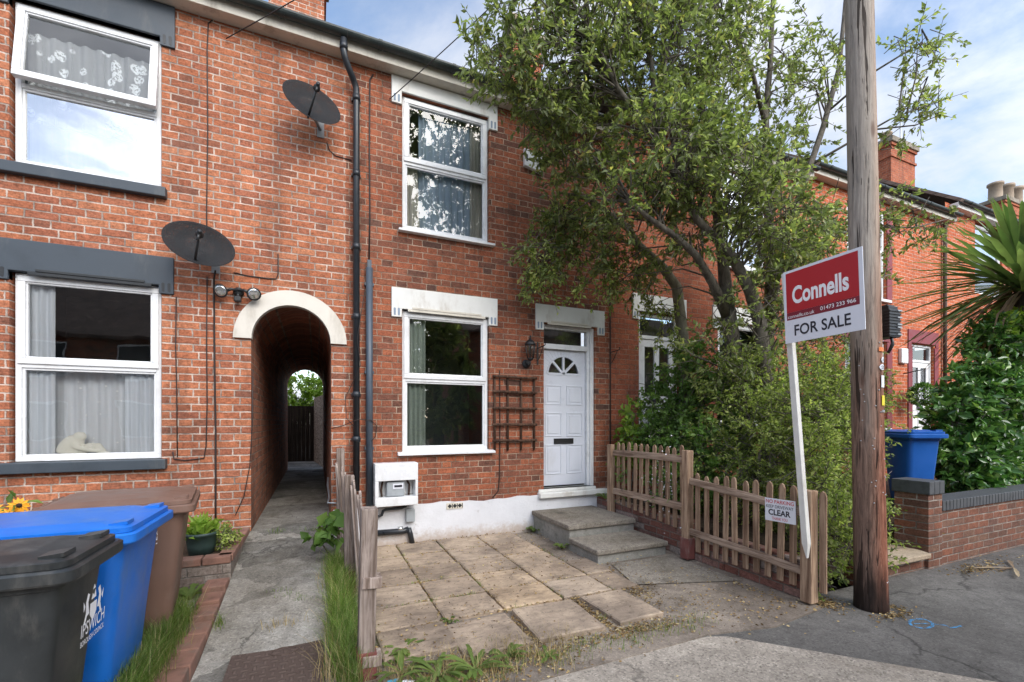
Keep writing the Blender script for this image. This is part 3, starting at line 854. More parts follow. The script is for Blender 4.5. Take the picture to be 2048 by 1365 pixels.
eaves(Mh, .342, 4.298, 6.06)
# door
df = M(); Y0 = .10
df.box(3.0, 3.09, Y0 - .0, Y0 + .09, .60, 3.06); df.box(3.925, 3.988, Y0 - .07, Y0 + .03, .60, 3.06); df.box(3.885, 3.925, Y0 - .04, Y0 + .05, .60, 3.0)
df.box(3.09, 3.925, Y0 - .04, Y0 + .05, 3.0, 3.06); df.box(3.09, 3.885, Y0 - .055, Y0 + .05, 2.70, 2.775)
dr = df.build('door_frame', m_upvc, Mh, bevel=.005)
q = M(); q.quad((3.09, Y0 + .02, 2.775), (3.885, Y0 + .02, 2.775), (3.885, Y0 + .02, 3.0), (3.09, Y0 + .02, 3.0)); q.build('fanlight', m_glass, dr)
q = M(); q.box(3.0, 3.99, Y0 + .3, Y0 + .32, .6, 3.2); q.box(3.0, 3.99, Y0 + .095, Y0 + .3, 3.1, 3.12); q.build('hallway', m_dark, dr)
# leaf with an arched, spoked light and six raised panels
dl = M(); dx0, dx1, dz0, dz1 = 3.10, 3.88, .63, 2.695
ax_, az, ra = 3.49, 2.33, .27
dl.box(dx0, dx1, Y0 + .012, Y0 + .05, dz0, az)
seg = 20
for k in range(seg):
    t0, t1 = math.pi * k / seg, math.pi * (k + 1) / seg
    def edge(t_):
        c_, s_ = math.cos(t_), math.sin(t_)
        w_, h_ = .39, dz1 - az
        f1 = min(w_ / abs(c_) if abs(c_) > 1e-6 else 9, h_ / s_ if s_ > 1e-6 else 9)
        return (ax_ + c_ * f1, az + s_ * f1)
    e0, e1 = edge(t0), edge(t1)
    i0 = (ax_ + ra * math.cos(t0), az + ra * math.sin(t0)); i1 = (ax_ + ra * math.cos(t1), az + ra * math.sin(t1))
    dl.prism([(i0[0], Y0 + .012, i0[1]), (e0[0], Y0 + .012, e0[1]), (e1[0], Y0 + .012, e1[1]), (i1[0], Y0 + .012, i1[1])], (0, .038, 0))
dl.prism([(dx0, Y0 + .0121, dz1), (ax_ - .387, Y0 + .0121, az + .3), (dx0 + .12, Y0 + .0121, dz1)], (0, .03, 0))
dl.prism([(dx1, Y0 + .0121, dz1), (dx1 - .12, Y0 + .0121, dz1), (dx1, Y0 + .0121, az + .3)], (0, .03, 0))
# spokes
for an in (0, 45, 90, 135, 180):
    c_, s_ = math.cos(R(an)), math.sin(R(an)); w_ = .018
    dl.prism([(ax_ - s_ * w_, Y0 + .004, az + c_ * w_), (ax_ + s_ * w_, Y0 + .004, az - c_ * w_), (ax_ + s_ * w_ + c_ * ra, Y0 + .004, az - c_ * w_ + s_ * ra), (ax_ - s_ * w_ + c_ * ra, Y0 + .004, az + c_ * w_ + s_ * ra)], (0, .03, 0))
for k in range(seg):
    t0, t1 = math.pi * k / seg, math.pi * (k + 1) / seg
    dl.prism([(ax_ + r_ * math.cos(t_), Y0 + .003, az + r_ * math.sin(t_)) for r_, t_ in ((ra - .006, t0), (ra + .022, t0), (ra + .022, t1), (ra - .006, t1))], (0, .012, 0))
for (a, b_) in ((3.17, 3.455), (3.545, 3.83)):
    for (c_, d_) in ((1.86, 2.16), (1.375, 1.74), (.80, 1.25)):
        frame_ring(dl, a, b_, c_, d_, .016, Y0 + .003, Y0 + .013)
        dl.prism([(a + .045, Y0 + .0125, c_ + .045), (b_ - .045, Y0 + .0125, c_ + .045), (b_ - .045, Y0 + .0125, d_ - .045), (a + .045, Y0 + .0125, d_ - .045)], (0, -.008, 0))
leaf = dl.build('door', m_door, Mh, bevel=.003)
q = M(); q.add([(ax_, Y0 + .03, az)] + [(ax_ + (ra + .01) * math.cos(math.pi * k / seg), Y0 + .03, az + (ra + .01) * math.sin(math.pi * k / seg)) for k in range(seg + 1)], [(0, k + 1, k + 2) for k in range(seg)])
q.build('pane', m_glass, leaf)
q = M(); frame_ring(q, 3.32, 3.66, 1.262, 1.345, .016, Y0 - .008, Y0 + .011); q.box(3.336, 3.644, Y0 - .002, Y0 + .010, 1.278, 1.329); q.build('letterbox', m_iron, leaf, bevel=.003)
k = M(); k.box(2.985, 4.205, -.10, .10, .48, .555); k.box(3.0, 4.0, -.02, .16, .555, .60)
k.build('door_sill', m_white, Mh, bevel=.01)
# grey drain pipe and service boxes
d = M(); d.tube([(.61, -.05, 3.52), (.61, -.05, .55)], .042, 12); d.box(.585, .635, -.06, -.02, 3.50, 3.62)
for z in (3.3, 2.2, 1.25): d.box(.555, .665, -.055, .0, z, z + .035)
d.build('downpipe', m_pipe_blue, Mh)
for xx in (1.5,):
    pass
curtain('curtain', 'grey green curtain hanging at the left of the lower window of the house for sale', 'curtain', m_curt_grey, 1.10, 1.36, 1.22, 3.02, .15, 4, .025, 5)
curtain('curtain', 'pale blue curtain drawn across the upper window of the house for sale', 'curtain', m_curt_blue, 1.27, 2.0, 4.12, 5.76, .17, 8, .02, 6)
curtain('curtain', 'cream curtain at the right edge of the upper window of the house for sale', 'curtain', m_curt_cream, 1.98, 2.18, 4.12, 5.82, .15, 4, .02, 8)
curtain('curtain', 'pale curtain at the left edge of the upper window of the house for sale', 'curtain', m_curt_cream, 1.07, 1.25, 4.12, 5.0, .15, 4, .02, 9, taper=-.2)

# ------------------------------------------------------------------ HOUSES TO THE RIGHT
def upvc_door(root, x0, x1, z0, z1, y=.07, label=None):
    f = M(); frame_ring(f, x0, x1, z0, z1, .05, y - .02, y + .05); f.box(x0 + .05, x1 - .05, y - .02, y + .05, z1 - .42, z1 - .36)
    o = f.build('door_frame', m_upvc, root, bevel=.005)
    l = M(); a, b_, c_, d_ = x0 + .055, x1 - .055, z0 + .055, z1 - .425; mid = z0 + .95
    l.box(a, b_, y - .005, y + .035, c_, c_ + .14); l.box(a, b_, y - .005, y + .035, d_ - .12, d_); l.box(a, b_, y - .005, y + .035, mid - .08, mid + .08)
    w = (b_ - a); xm = (a + b_) / 2
    for (p0, p1) in ((a, a + .11), (b_ - .11, b_), (xm - .05, xm + .05)): l.box(p0, p1, y - .003, y + .033, c_ + .14, d_ - .12)
    l.box(a + .11, b_ - .11, y + .01, y + .03, c_ + .14, mid - .08)
    dd = l.build('door', m_upvc, root, bevel=.005)
    q = M(); q.quad((a + .1, y + .02, mid + .07), (b_ - .1, y + .02, mid + .07), (b_ - .1, y + .02, d_ - .1), (a + .1, y + .02, d_ - .1)); q.build('pane', m_glass, dd)
    q = M(); q.box(xm - .14, xm + .14, y - .014, y - .004, mid - .03, mid + .03); q.build('letterbox', m_iron, dd, bevel=.003)
    q = M(); q.box(b_ - .075, b_ - .045, y - .012, y - .004, mid + .0, mid + .22); q.tube([(b_ - .06, y - .01, mid + .12), (b_ - .06, y - .05, mid + .12), (b_ - .16, y - .05, mid + .12)], .009, 6); q.build('handle', m_iron, dd)
    q = M(); q.quad((x0 + .05, y + .02, z1 - .36), (x1 - .05, y + .02, z1 - .36), (x1 - .05, y + .02, z1 - .05), (x0 + .05, y + .02, z1 - .05)); q.build('fanlight', m_glass, o)
    q = M(); q.box(x0, x1, y + .3, y + .32, z0, z1); q.build('hallway', m_dark, o)

Th = thing('terraced_house', 'red brick terraced house half hidden behind the tree with white lintels', 'house', (6.6, 0, .3))
holes = [(4.85, 5.72, 1.0, 3.41), (6.62, 7.9, 1.55, 3.41), (6.7, 7.9, 4.45, 6.2)]
m = M(); wall_grid(m, 4.30, 9.05, 0, 6.62, holes); m.build('wall', m_brick_three, Th)
upvc_door(Th, 4.86, 5.71, 1.0, 3.40)
window(Th, 6.63, 7.89, 1.57, 3.40, 2.5, glass_up=m_glass_up); window(Th, 6.71, 7.89, 4.47, 6.19, 5.3, glass_up=m_glass_sky, glass_lo=m_glass_sky, room=m_roomlight)
lintel(Th, 4.71, 5.86, 3.415, 3.70, 3.28, m_white, slot=m_slot); lintel(Th, 6.48, 8.03, 3.415, 3.70, 3.28, m_white, slot=m_slot); lintel(Th, 6.57, 8.03, 6.205, 6.40, 6.07, m_white, slot=m_slot)
for a, b_, z in ((6.55, 7.97, 1.49), (6.64, 7.97, 4.39)):
    k = M(); k.box(a, b_, -.07, .09, z, z + .06); k.build('sill', m_upvc, Th, bevel=.006)
eaves(Th, 4.302, 9.05, 6.44)
chimney(Th, 4.0, 4.75, 3.3, 3.9, 7.8, 10.2, m_brick_three, [(4.2, 3.6, .5, .13), (4.55, 3.6, .5, .13)])

Fh = thing('terraced_house', 'bright orange brick terraced house with maroon painted lintels behind the telegraph pole', 'house', (11.7, 0, .4))
holes = [(10.35, 11.85, 1.45, 3.40), (10.4, 11.85, 4.35, 6.35), (12.9, 13.86, 1.0, 3.46)]
m = M(); wall_grid(m, 9.05, 14.4, 0, 6.75, holes); m.build('wall', m_brick_far, Fh)
window(Fh, 10.36, 11.84, 1.47, 3.39, 2.6, glass_up=m_glass_up); window(Fh, 10.41, 11.84, 4.37, 6.34, 5.4, glass_up=m_glass_up, room=m_roomlight)
upvc_door(Fh, 12.91, 13.85, 1.0, 3.45)
lintel(Fh, 10.2, 12.03, 3.41, 3.75, 3.4, m_maroon); lintel(Fh, 12.72, 14.05, 3.47, 3.78, 3.4, m_maroon)
for a, b_ in ((11.86, 12.06), (13.87, 14.05), (12.72, 12.89)):
    k = M(); k.box(a, b_, -.022, .02, 1.0, 3.4); k.build('painted_jamb', m_maroon, Fh)
k = M(); k.box(11.86, 12.06, -.02, .02, 4.3, 6.4); k.build('painted_jamb', m_maroon, Fh)
for a, b_, z in ((10.25, 11.95, 1.39), (10.3, 11.95, 4.29)):
    k = M(); k.box(a, b_, -.07, .09, z, z + .06); k.build('sill', m_upvc, Fh, bevel=.006)
eaves(Fh, 9.05, 14.55, 6.55)
d = M(); d.tube([(14.25, -.06, 6.5), (14.25, -.06, .5)], .04, 10); d.build('downpipe', m_rust, Fh)

Gh = thing('terraced_house', 'orange brick terraced house at the right edge with a white fascia above the spiky palm', 'house', (17, 0, .4))
holes = [(15.9, 17.4, 5.0, 6.9), (15.9, 17.4, 1.5, 3.5)]
m = M(); wall_grid(m, 14.4, 19.6, 0, 7.1, holes); m.build('wall', m_brick_far, Gh)
window(Gh, 15.92, 17.38, 5.02, 6.85, 5.9, room=m_roomlight, glass_up=m_glass_sky); window(Gh, 15.92, 17.38, 1.52, 3.48, 2.6)
eaves(Gh, 14.62, 19.6, 6.93, fmat=m_white)
chimney(Gh, 18.2, 19.7, 3.0, 4.2, 8.2, 11.2, m_brick_three, [(18.7, 3.4, .45, .17)], capmat=m_step)
Hh = thing('terraced_house', 'distant brick terraced house whose chimney row shows at the right edge', 'house', (22.5, 0, .4))
m = M(); wall_grid(m, 19.6, 34, 0, 7.3, []); m.build('wall', m_brick_three, Hh)
eaves(Hh, 19.6, 34, 7.1)
chimney(Hh, 28.6, 31.6, 3.7, 4.5, 8.5, 11.6, m_brick_three, [(28.9, 4.1, .8, .26), (30.0, 4.1, .95, .26), (30.9, 4.1, 1.0, .27)])
# television aerial on the stack
a = M(); a.tube([(19.42, 3.3, 9.2), (19.42, 3.3, 13.1)], .022, 6); a.tube([(18.75, 2.9, 13.15), (19.6, 3.4, 12.85)], .015, 6)
for k in range(7):
    t_ = k / 6; c_ = Vector((18.75, 2.9, 13.15)).lerp(Vector((19.6, 3.4, 12.85)), t_); a.tube([c_ + Vector((.08, -.13, .0)), c_ - Vector((.08, -.13, 0))], .01, 5)
tag(a.build('tv_aerial', m_steel), 'thin television aerial on a tall mast fixed to the ivy topped chimney', 'aerial')

# ------------------------------------------------------------------ OPPOSITE SIDE (seen reflected in the panes)
for lab, xa, xb, ev in (('dark brick terrace across the road, reflected in the lower left window', -16, 1.5, 5.0), ('dark brick house across the road, reflected at the right of the middle lower window', 7.0, 26, 6.5)):
    Oh = thing('terraced_house', lab, 'house', ((xa + xb) / 2, -17, 0))
    m = M(); m.prism([(xa, -16, -.2), (xa, -24, -.2), (xa, -24, ev), (xa, -20, ev + 2.8), (xa, -16, ev)], (xb - xa, 0, 0)); m.build('wall', m_brick_main, Oh)
    m = M(); m.prism([(xa - .2, -15.7, ev - .1), (xa - .2, -20, ev + 2.95), (xa - .2, -20, ev + 2.83), (xa - .2, -15.7, ev - .22)], (xb - xa + .4, 0, 0)); m.build('roof', m_tile, Oh)
    x = xa + 1.2
    while x < xb - 1.5:
        for z in (1, 3.2):
            q = M(); q.box(x, x + 1.1, -15.99, -15.95, z, z + 1.4); wn = q.build('window', m_upvc, Oh)
            q = M(); q.box(x + .07, x + 1.03, -15.955, -15.94, z + .07, z + 1.33); q.build('pane', m_black, wn)
        x += 2.6

# ------------------------------------------------------------------ GROUND
def sheet(name, pts, z, mat, th=0):
    m = M()
    if th: m.prism([(x, y, z - th) for x, y in pts], (0, 0, th))
    else: m.add([(x, y, z) for x, y in pts], [tuple(range(len(pts)))])
    return tag(m.build(name, mat), kind='structure')
sheet('ground', [(-300, -300), (300, -300), (300, 300), (-300, 300)], -.16, m_soil)
sheet('road', [(-60, -15), (60, -15), (60, -8.2), (-60, -8.2)], -.13, m_asphalt)
sheet('pavement', [(-60, -8.2), (60, -8.2), (60, -3.2), (3.2, -3.2), (2.2, -3.42), (-60, -3.42)], -.012, m_asphalt, .12)
sheet('crossover', [(-1.9, -3.415), (2.45, -3.395), (2.68, -3.40), (2.82, -3.46), (3.86, -4.56), (5.6, -6.6), (-1.9, -6.6)], -.006, m_conc_cross)
sheet('forecourt', [(.2, .05), (.2, -3.42), (2.45, -3.40), (2.70, -3.38), (3.3, -3.5), (4.0, -3.42), (4.05, .05)], 0.002, m_conc_fore, .08)
# side garden ground on the right, a little higher behind the low walls
sheet('garden_soil', [(4.15, 0), (4.15, -3.12), (5.35, -3.05), (5.35, -2.6), (6.2, -2.6), (6.2, -3.05), (22, -3.05), (22, 0)], .36, m_soil, .3)
# yard of the house on the left
sheet('yard', [(-6, -1.2), (-6, -3.6), (-.72, -3.6), (-.72, -1.2)], .095, m_conc_path, .1)
sheet('back_yard', [(-6, 7.2), (6, 7.2), (6, 20), (-6, 20)], .34, m_conc_path, .3)
# path rising to the passage
def pz(y): return .35 if y > 0 else max(.02, .35 + .135 * y)
m = M(); ys = [7.6, 3, 0] + [-.2 * k for k in range(1, 18)]
vs = []; fs = []
for y in ys:
    vs += [(-.70, y, -.1), (-.70, y, pz(y)), (-.25, y, pz(y) + .006), (.215, y, pz(y)), (.215, y, -.1)]
for i in range(len(ys) - 1):
    for k in range(4): fs.append((5 * i + k, 5 * i + k + 1, 5 * i + k + 6, 5 * i + k + 5))
m.add(vs, fs); tag(m.build('path', m_conc_path), kind='structure')
# slabs
m = M(); rs = random.Random(5)
cols = [.40, .93, 1.45, 2.02, 2.55, 2.86]; rows = [-.03, -.56, -1.03, -1.5, -1.98, -2.42, -2.86]
def slab(m, x0, x1, y0, y1, z, th=.045, rz=0, tx=0, ty=0):
    g_ = .009; cx_, cy_ = (x0 + x1) / 2, (y0 + y1) / 2
    T = Matrix.Translation((cx_, cy_, z)) @ Euler((tx, ty, rz)).to_matrix().to_4x4()
    w, h = (x1 - x0) / 2 - g_, (y0 - y1) / 2 - g_; c_ = .012
    # slightly rough edged outline
    out = []
    for (ax0, ay0, ax1, ay1) in ((-w, -h, w, -h), (w, -h, w, h), (w, h, -w, h), (-w, h, -w, -h)):
        for k in range(6):
            t_ = k / 6
            out.append((ax0 + (ax1 - ax0) * t_ + rs.uniform(-.004, .004), ay0 + (ay1 - ay0) * t_ + rs.uniform(-.004, .004)))
    r0 = [tuple(T @ Vector((x, y, -th))) for x, y in out]
    r1 = [tuple(T @ Vector((x, y, -.008))) for x, y in out]
    r2 = [tuple(T @ Vector((x * (1 - c_ / w), y * (1 - c_ / h), 0))) for x, y in out]
    m.loft([r0, r1, r2], sm=False)
for i in range(5):
    for j in range(6):
        if j == 5 and i >= 1: continue
        if i == 4 and j < 3: continue
        x0, x1 = cols[i], cols[i + 1]
        slab(m, x0, x1, rows[j], rows[j + 1], .032 + rs.uniform(-.004, .006), rz=R(rs.uniform(-.6, .6)), tx=R(rs.uniform(-.5, .5)), ty=R(rs.uniform(-.5, .5)))
tag(m.build('patio', m_slab), kind='structure')
for lab, a in (('loose riven paving slab at the left end of the front row, weeds at its edge', (.90, 1.43, -2.50, -3.02, .036, .02)),
               ('large loose riven paving slab in the middle of the front row of the patio', (1.47, 2.05, -2.47, -3.03, .045, -.03)),
               ('loose riven paving slab set apart at the right end of the front row', (2.16, 2.62, -2.46, -3.02, .042, .03))):
    q = M(); slab(q, *a[:4], a[4], rz=a[5], tx=R(.8)); o = q.build('paving_slab', m_slab); tag(o, lab, 'paving slab', 'loose paving slabs')
# concrete patches in front of the fence
sheet('concrete_slab', [(3.02, -1.75), (3.86, -1.77), (3.89, -2.7), (2.85, -2.36)], .012, m_step)
# front steps
st = thing('steps', 'two concrete steps leading up to the white front door', 'steps', (3.5, -.8, 0))
a = M(); a.box(2.90, 3.9, -1.05, -.04, -.02, .245); a.build('riser', m_step_side, st, bevel=.01)
a = M(); a.box(2.87, 3.91, -1.08, -.037, .246, .31); a.build('tread', m_step, st, bevel=.014, seg=3)
a = M(); a.box(2.89, 3.87, -1.68, -1.052, -.02, .105); a.build('riser', m_step_side, st, bevel=.01)
a = M(); a.box(2.86, 3.88, -1.71, -1.083, .106, .165); a.build('tread', m_step, st, bevel=.014, seg=3)
# manhole
mh = thing('manhole_cover', 'rusty rectangular iron manhole cover set in the concrete path', 'manhole cover', (-.22, -2.6, .03))
a = M(); T = Matrix.Translation((-.22, -2.58, .037))
a.box(-.52, .05, -3.1, -2.12, pz(-2.6) - .03, pz(-2.6) + .012); a.build('cover', m_iron_cover, mh, bevel=.004)
a = M(); frame_ring(a, 0, 1, 0, 1, .1, 0, .1); a = M()
zc = pz(-2.6)
for k in range(24):
    t0, t1 = 2 * math.pi * k / 24, 2 * math.pi * (k + 1) / 24
    a.prism([(-.2 + r_ * 1.5 * math.cos(t_), -2.45 + r_ * math.sin(t_), zc + .0125) for r_, t_ in ((.05, t0), (.058, t0), (.058, t1), (.05, t1))], (0, 0, .004))
a.build('badge', m_iron_cover, mh)

# brick edging beside the path and the raised planter
m = M(); y = -1.22; i = 0
while y > -3.9:
    zt = max(.085, .35 + .135 * y) + .03 + rs.uniform(-.006, .006)
    m.box(-.87 + rs.uniform(-.006, .006), -.703 + rs.uniform(-.004, .002), y - .215, y, -.05, zt); y -= .228
tag(m.build('brick_edging', m_brick_red, bevel=.01), 'row of worn red edging bricks running along the left of the path', 'brick edging')
pl = thing('planter', 'low raised brick planter bed against the left house wall', 'planter', (-2, -.8, 0))
m = M(); m.box(-3.4, -.80, -1.19, -1.08, 0, .335); m.box(-.80, -.70, -1.19, -.02, 0, .335); m.build('wall', m_brick_grey, pl, bevel=.006)
m = M(); x = -.70
while x > -3.3: m.box(x - .215, x, -1.20, -1.06, .336, .40); x -= .226
y = -.02
while y > -1.0: m.box(-.81, -.69, y - .215, y, .336, .40); y -= .226
m.build('coping', m_brick_red, pl, bevel=.008)
m = M(); m.box(-3.4, -.80, -1.08, -.02, 0, .37); m.build('bed', m_soil, pl)

# ------------------------------------------------------------------ FENCES
def picket(parent, x, y, z0, z1, w=.062, th=.018, lean=0, mat=None, tw=0):
    m = M(); h = z1 - z0
    prof = [(-w / 2, 0), (w / 2, 0), (w / 2, h - .045), (w * .3, h - .012), (0, h), (-w * .3, h - .012), (-w / 2, h - .045)]
    m.prism([(0, p[0], p[1]) for p in prof], (th, 0, 0))
    o = m.build('picket', mat or m_fence, parent, local=True, bevel=.003, seg=1)
    o.location = Vector((x, y, z0)) - parent.location; o.rotation_euler = (lean, tw, rs.uniform(-.04, .04))
    return o
fr = thing('picket_fence', 'weathered brown picket fence right of the steps running from the house to the pole', 'fence', (3.95, -1.95, 0))
def post(parent, x, y, z0, z1, w=.085, mat=None, name='post', lean=(0, 0)):
    m = M(); h = z1 - z0
    m.box(-w / 2, w / 2, -w / 2, w / 2, 0, h)
    o = m.build(name, mat or m_fence, parent, local=True, bevel=.008); o.location = Vector((x, y, z0)) - parent.location; o.rotation_euler = (lean[0], lean[1], 0)
    return o
post(fr, 3.93, -.50, .28, 1.27); pm = post(fr, 3.94, -1.95, .16, 1.27, .095); pf = post(fr, 3.96, -3.33, .02, 1.0, .10)
q = M(); q.box(-.058, .058, -.058, .058, -.14, .10); q.build('post_foot', m_redpaint, pm, local=True, bevel=.006)
def rail(parent, x, y0, y1, za, zb, h=.085, w=.035, mat=None):
    m = M(); n = 6; vs = []
    rings = []
    for k in range(n + 1):
        t_ = k / n; y = y0 + (y1 - y0) * t_; z = za + (zb - za) * t_ + .006 * math.sin(3.1 * t_)
        rings.append([(x - w, y, z - h / 2), (x, y, z - h / 2), (x, y, z + h / 2), (x - w * .6, y, z + h / 2), (x - w, y, z + h * .2)])
    m.loft(rings, sm=False); return m.build('rail', mat or m_rail, parent, bevel=.004, seg=1)
rail(fr, 3.965, -.45, -1.92, 1.15, 1.16); rail(fr, 3.965, -.45, -1.92, .60, .60)
rail(fr, 3.955, -1.98, -3.31, .92, .80, .075); rail(fr, 3.955, -1.98, -3.31, .34, .28, .07)
for k in range(11):
    y = -.60 - k * .124; picket(fr, 3.97, y, .43 - .012 * k, 1.31 + rs.uniform(-.02, .02), lean=R(rs.uniform(-1.2, 1.2)))
for k in range(11):
    y = -2.08 - k * .122; picket(fr, 3.96, y, .12, 1.015 - .0 * k + rs.uniform(-.02, .02), lean=R(rs.uniform(-1.5, 1.5)))
q = picket(fr, 4.0, -3.42, .12, 1.0, .06)
m_retain = brick('brick_flaking', [(.2, .08, .06), (.26, .11, .085), (.17, .09, .075), (.3, .17, .14), (.4, .34, .3)], (.26, .22, .19), soot=.75, flem=False, L=.24, jw=.006)
gw = M(); gw.box(4.0, 4.14, -1.93, -.04, -.05, .44); gw.box(4.005, 4.13, -2.4, -1.93, -.05, .24); gw.box(4.01, 4.13, -3.25, -2.4, -.05, .36)
tag(gw.build('retaining_wall', m_retain, bevel=.01), 'low flaking red painted brick retaining wall along the foot of the right picket fence', 'wall')

fl = thing('picket_fence', 'grey weathered picket fence seen end on between the path and the patio', 'fence', (.27, -1.5, 0))
post(fl, .27, -.12, .1, 1.28, .09, m_fence_grey); p2 = post(fl, .285, -1.42, .05, 1.10, .09, m_fence_grey)
p1 = post(fl, .285, -2.93, .03, 1.06, .10, m_fence_grey, lean=(0, R(1.2)))
q = M(); q.box(-.06, .06, -.06, .06, -.12, .14); q.build('post_foot', m_redpaint, p1, local=True, bevel=.006)
q = M(); q.box(-.056, .056, -.056, .056, -.12, .16); q.build('post_foot', m_redpaint, p2, local=True, bevel=.006)
for k in range(17):
    y = -.25 - k * .122; f_k = k / 16
    picket(fl, .258 + .125 * f_k, y, .10, 1.135 - .13 * f_k + rs.uniform(-.035, .03), .075, lean=R(rs.uniform(-2.5, 2.5)), mat=m_fence_grey, tw=R(-3 + rs.uniform(-2, 2)))
rail(fl, .345, -.08, -1.45, .90, .82, .08, .04, m_fence_grey); rail(fl, .345, -.08, -1.45, .32, .30, .08, .04, m_fence_grey)
# sawn off rail stubs left on the front post
for z in (.60, .115):
    q = M(); T = Matrix.Translation((.315, -2.985, z)) @ Matrix.Rotation(R(4), 4, 'Y')
    q.box(-.055, .062, -.012, .10, -.035, .035, T); q.build('rail', m_fence_grey, fl, bevel=.006)
q = picket(fl, .375, -2.5, .12, .88, .07, mat=m_fence_grey, lean=R(6))

# ------------------------------------------------------------------ WHEELIE BINS
def wheelie(name, label, loc, rz, w, d, h, mat, group=None, label_parts=True):
    """front faces local +x, rim height h"""
    t = thing(name, label, 'wheelie bin', loc, rz, group)
    b = M(); bw, bd = w - .09, d - .10
    def ring(z, x0, x1, hw, r_): return rrect(x0, x1, -hw, hw, z, r_)
    x1 = d / 2 - .055; x0 = -d / 2 + .03
    rings = [ring(.0, x0 + .12, x1 - .10, bw / 2 - .06, .05), ring(.03, x0 + .10, x1 - .085, bw / 2 - .05, .055), ring(h * .5, x0 + .05, x1 - .045, bw / 2 - .022, .06), ring(h - .09, x0 + .01, x1 - .005, bw / 2, .06), ring(h - .085, x0, x1 + .008, bw / 2 + .008, .06), ring(h - .05, x0, x1 + .01, bw / 2 + .01, .06)]
    b.loft(rings);
    for s in (-.22, .22): b.box(x0 + .12 + .5 * (s + .3) * bd, x0 + .128 + .5 * (s + .3) * bd, -bw / 2 - .012, bw / 2 + .012, h - .17, h - .06)
    b.build('body', mat, t, local=True, sharp=28)
    r_ = M(); r_.loft([rrect(-d / 2 + .03, d / 2, -w / 2, w / 2, h - .058, .05), rrect(-d / 2 + .03, d / 2 + .004, -w / 2 - .004, w / 2 + .004, h - .05, .05), rrect(-d / 2 + .03, d / 2 + .004, -w / 2 - .004, w / 2 + .004, h - .012, .05), rrect(-d / 2 + .04, d / 2 - .006, -w / 2 + .006, w / 2 - .006, h - .004, .05)])
    r_.build('rim', mat, t, local=True, sharp=24)
    l = M(); e = .018
    l.loft([rrect(-d / 2 + .0, d / 2 - e, -w / 2 + e, w / 2 - e, h - .002, .05), rrect(-d / 2, d / 2 - e, -w / 2 + e, w / 2 - e, h + .022, .05), rrect(-d / 2 + .012, d / 2 - e - .02, -w / 2 + e + .016, w / 2 - e - .016, h + .03, .05),
            rrect(-d / 2 + .03, d / 2 - .10, -w / 2 + .07, w / 2 - .07, h + .034, .05), rrect(-d / 2 + .06, d / 2 - .15, -w / 2 + .10, w / 2 - .10, h + .046, .04), rrect(-d / 2 + .075, d / 2 - .165, -w / 2 + .11, w / 2 - .11, h + .048, .04)])
    # grip lips on the front corners
    for s in (-1, 1):
        T = Matrix.Translation((d / 2 - .085, s * (w / 2 - .10), h + .034)) @ Matrix.Rotation(R(-6), 4, 'Y')
        l.box(-.03, .045, -.045, .045, -.006, .010, T)
    lid = l.build('lid', mat, t, local=True, sharp=24)
    hb = M(); hb.tube([(-d / 2 - .03, -w / 2 + .05, h + .0), (-d / 2 - .03, w / 2 - .05, h + .0)], .016, 8)
    for s in (-.6, 0, .6): hb.box(-d / 2 - .045, -d / 2 + .06, s * (w / 2 - .08) - .02, s * (w / 2 - .08) + .02, h - .03, h + .02)
    hb.build('handle', mat, t, local=True)
    for s in (-1, 1):
        q = M(); q.lathe([(.03, -.022), (.1, -.022), (.1, .022), (.03, .022)], (x0 + .10, s * (bw / 2 - .02), .1), 16, axis=(0, 1, 0)); q.build('wheel', m_rubber, t, local=True)
    return t
kb = wheelie('wheelie_bin', 'black wheelie bin with white council lettering on its front, nearest on the left', (-1.23, -3.445, .112), 0, .515, .80, .945, m_bin_black)
bb = wheelie('wheelie_bin', 'bright blue wheelie bin standing between the black and brown bins', (-1.25, -2.735, .125), 0, .70, .84, .925, m_bin_blue)
nb = wheelie('wheelie_bin', 'brown wheelie bin standing against the planter behind the blue bin', (-1.205, -1.89, .125), R(9), .80, .78, .92, m_bin_brown)
rb = wheelie('wheelie_bin', 'deep blue wheelie bin behind the low brick wall beside the glossy shrub', (7.12, -2.62, .40), R(-112), .50, .54, 1.05, m_bin_blue_far)
# lettering on the black bin front (local +x): text runs along local +y
def btext(s, y, z, w, h, bold=0, mat=m_inkwhite):
    fx = -1.23 + .40 - .055 - .045 + .04 * (z / .9) + .0
    sl = .055
    return text(s, mat, (fx + .032, -3.445 + y, .10 + z), (0, 1, 0), (sl, 0, 1), w, h, kb, 'lettering', bold, ext=.004)
btext('IPSWICH', -.085, .625, .215, .055, .006)
btext('BOROUGH COUNCIL', -.085, .588, .215, .023, .006)
# crest: shield with a crested helm and two rearing supporters, as white shapes
em = M(); ex = -1.23 + .40 - .055 - .045 + .034
def epoly(pts): em.add([(ex + .036 + .05 * q[1], -3.445 + .0 + q[0], .70 + .06 + q[1]) for q in pts], [tuple(range(len(pts)))])
epoly([(-.03, .085), (.03, .085), (.03, .04), (.0, .005), (-.03, .04)])
epoly([(-.022, .10), (-.012, .125), (.0, .112), (.014, .135), (.022, .10)])
epoly([(-.012, .138), (.0, .16), (.012, .142)])
for s in (-1, 1):
    epoly([(s * .036, .05), (s * .05, .10), (s * .038, .128), (s * .056, .138), (s * .07, .105), (s * .066, .06), (s * .082, .02), (s * .068, .018), (s * .055, .045)][::s])
    epoly([(s * .074, .09), (s * .092, .115), (s * .086, .07)][::s])
em.build('crest', m_inkwhite, kb)
text('731', m_inkwhite, (-.868, -2.60, .95), (0, -.12, -1), (0, 1, -.12), .075, .028, bb, 'number', .01)

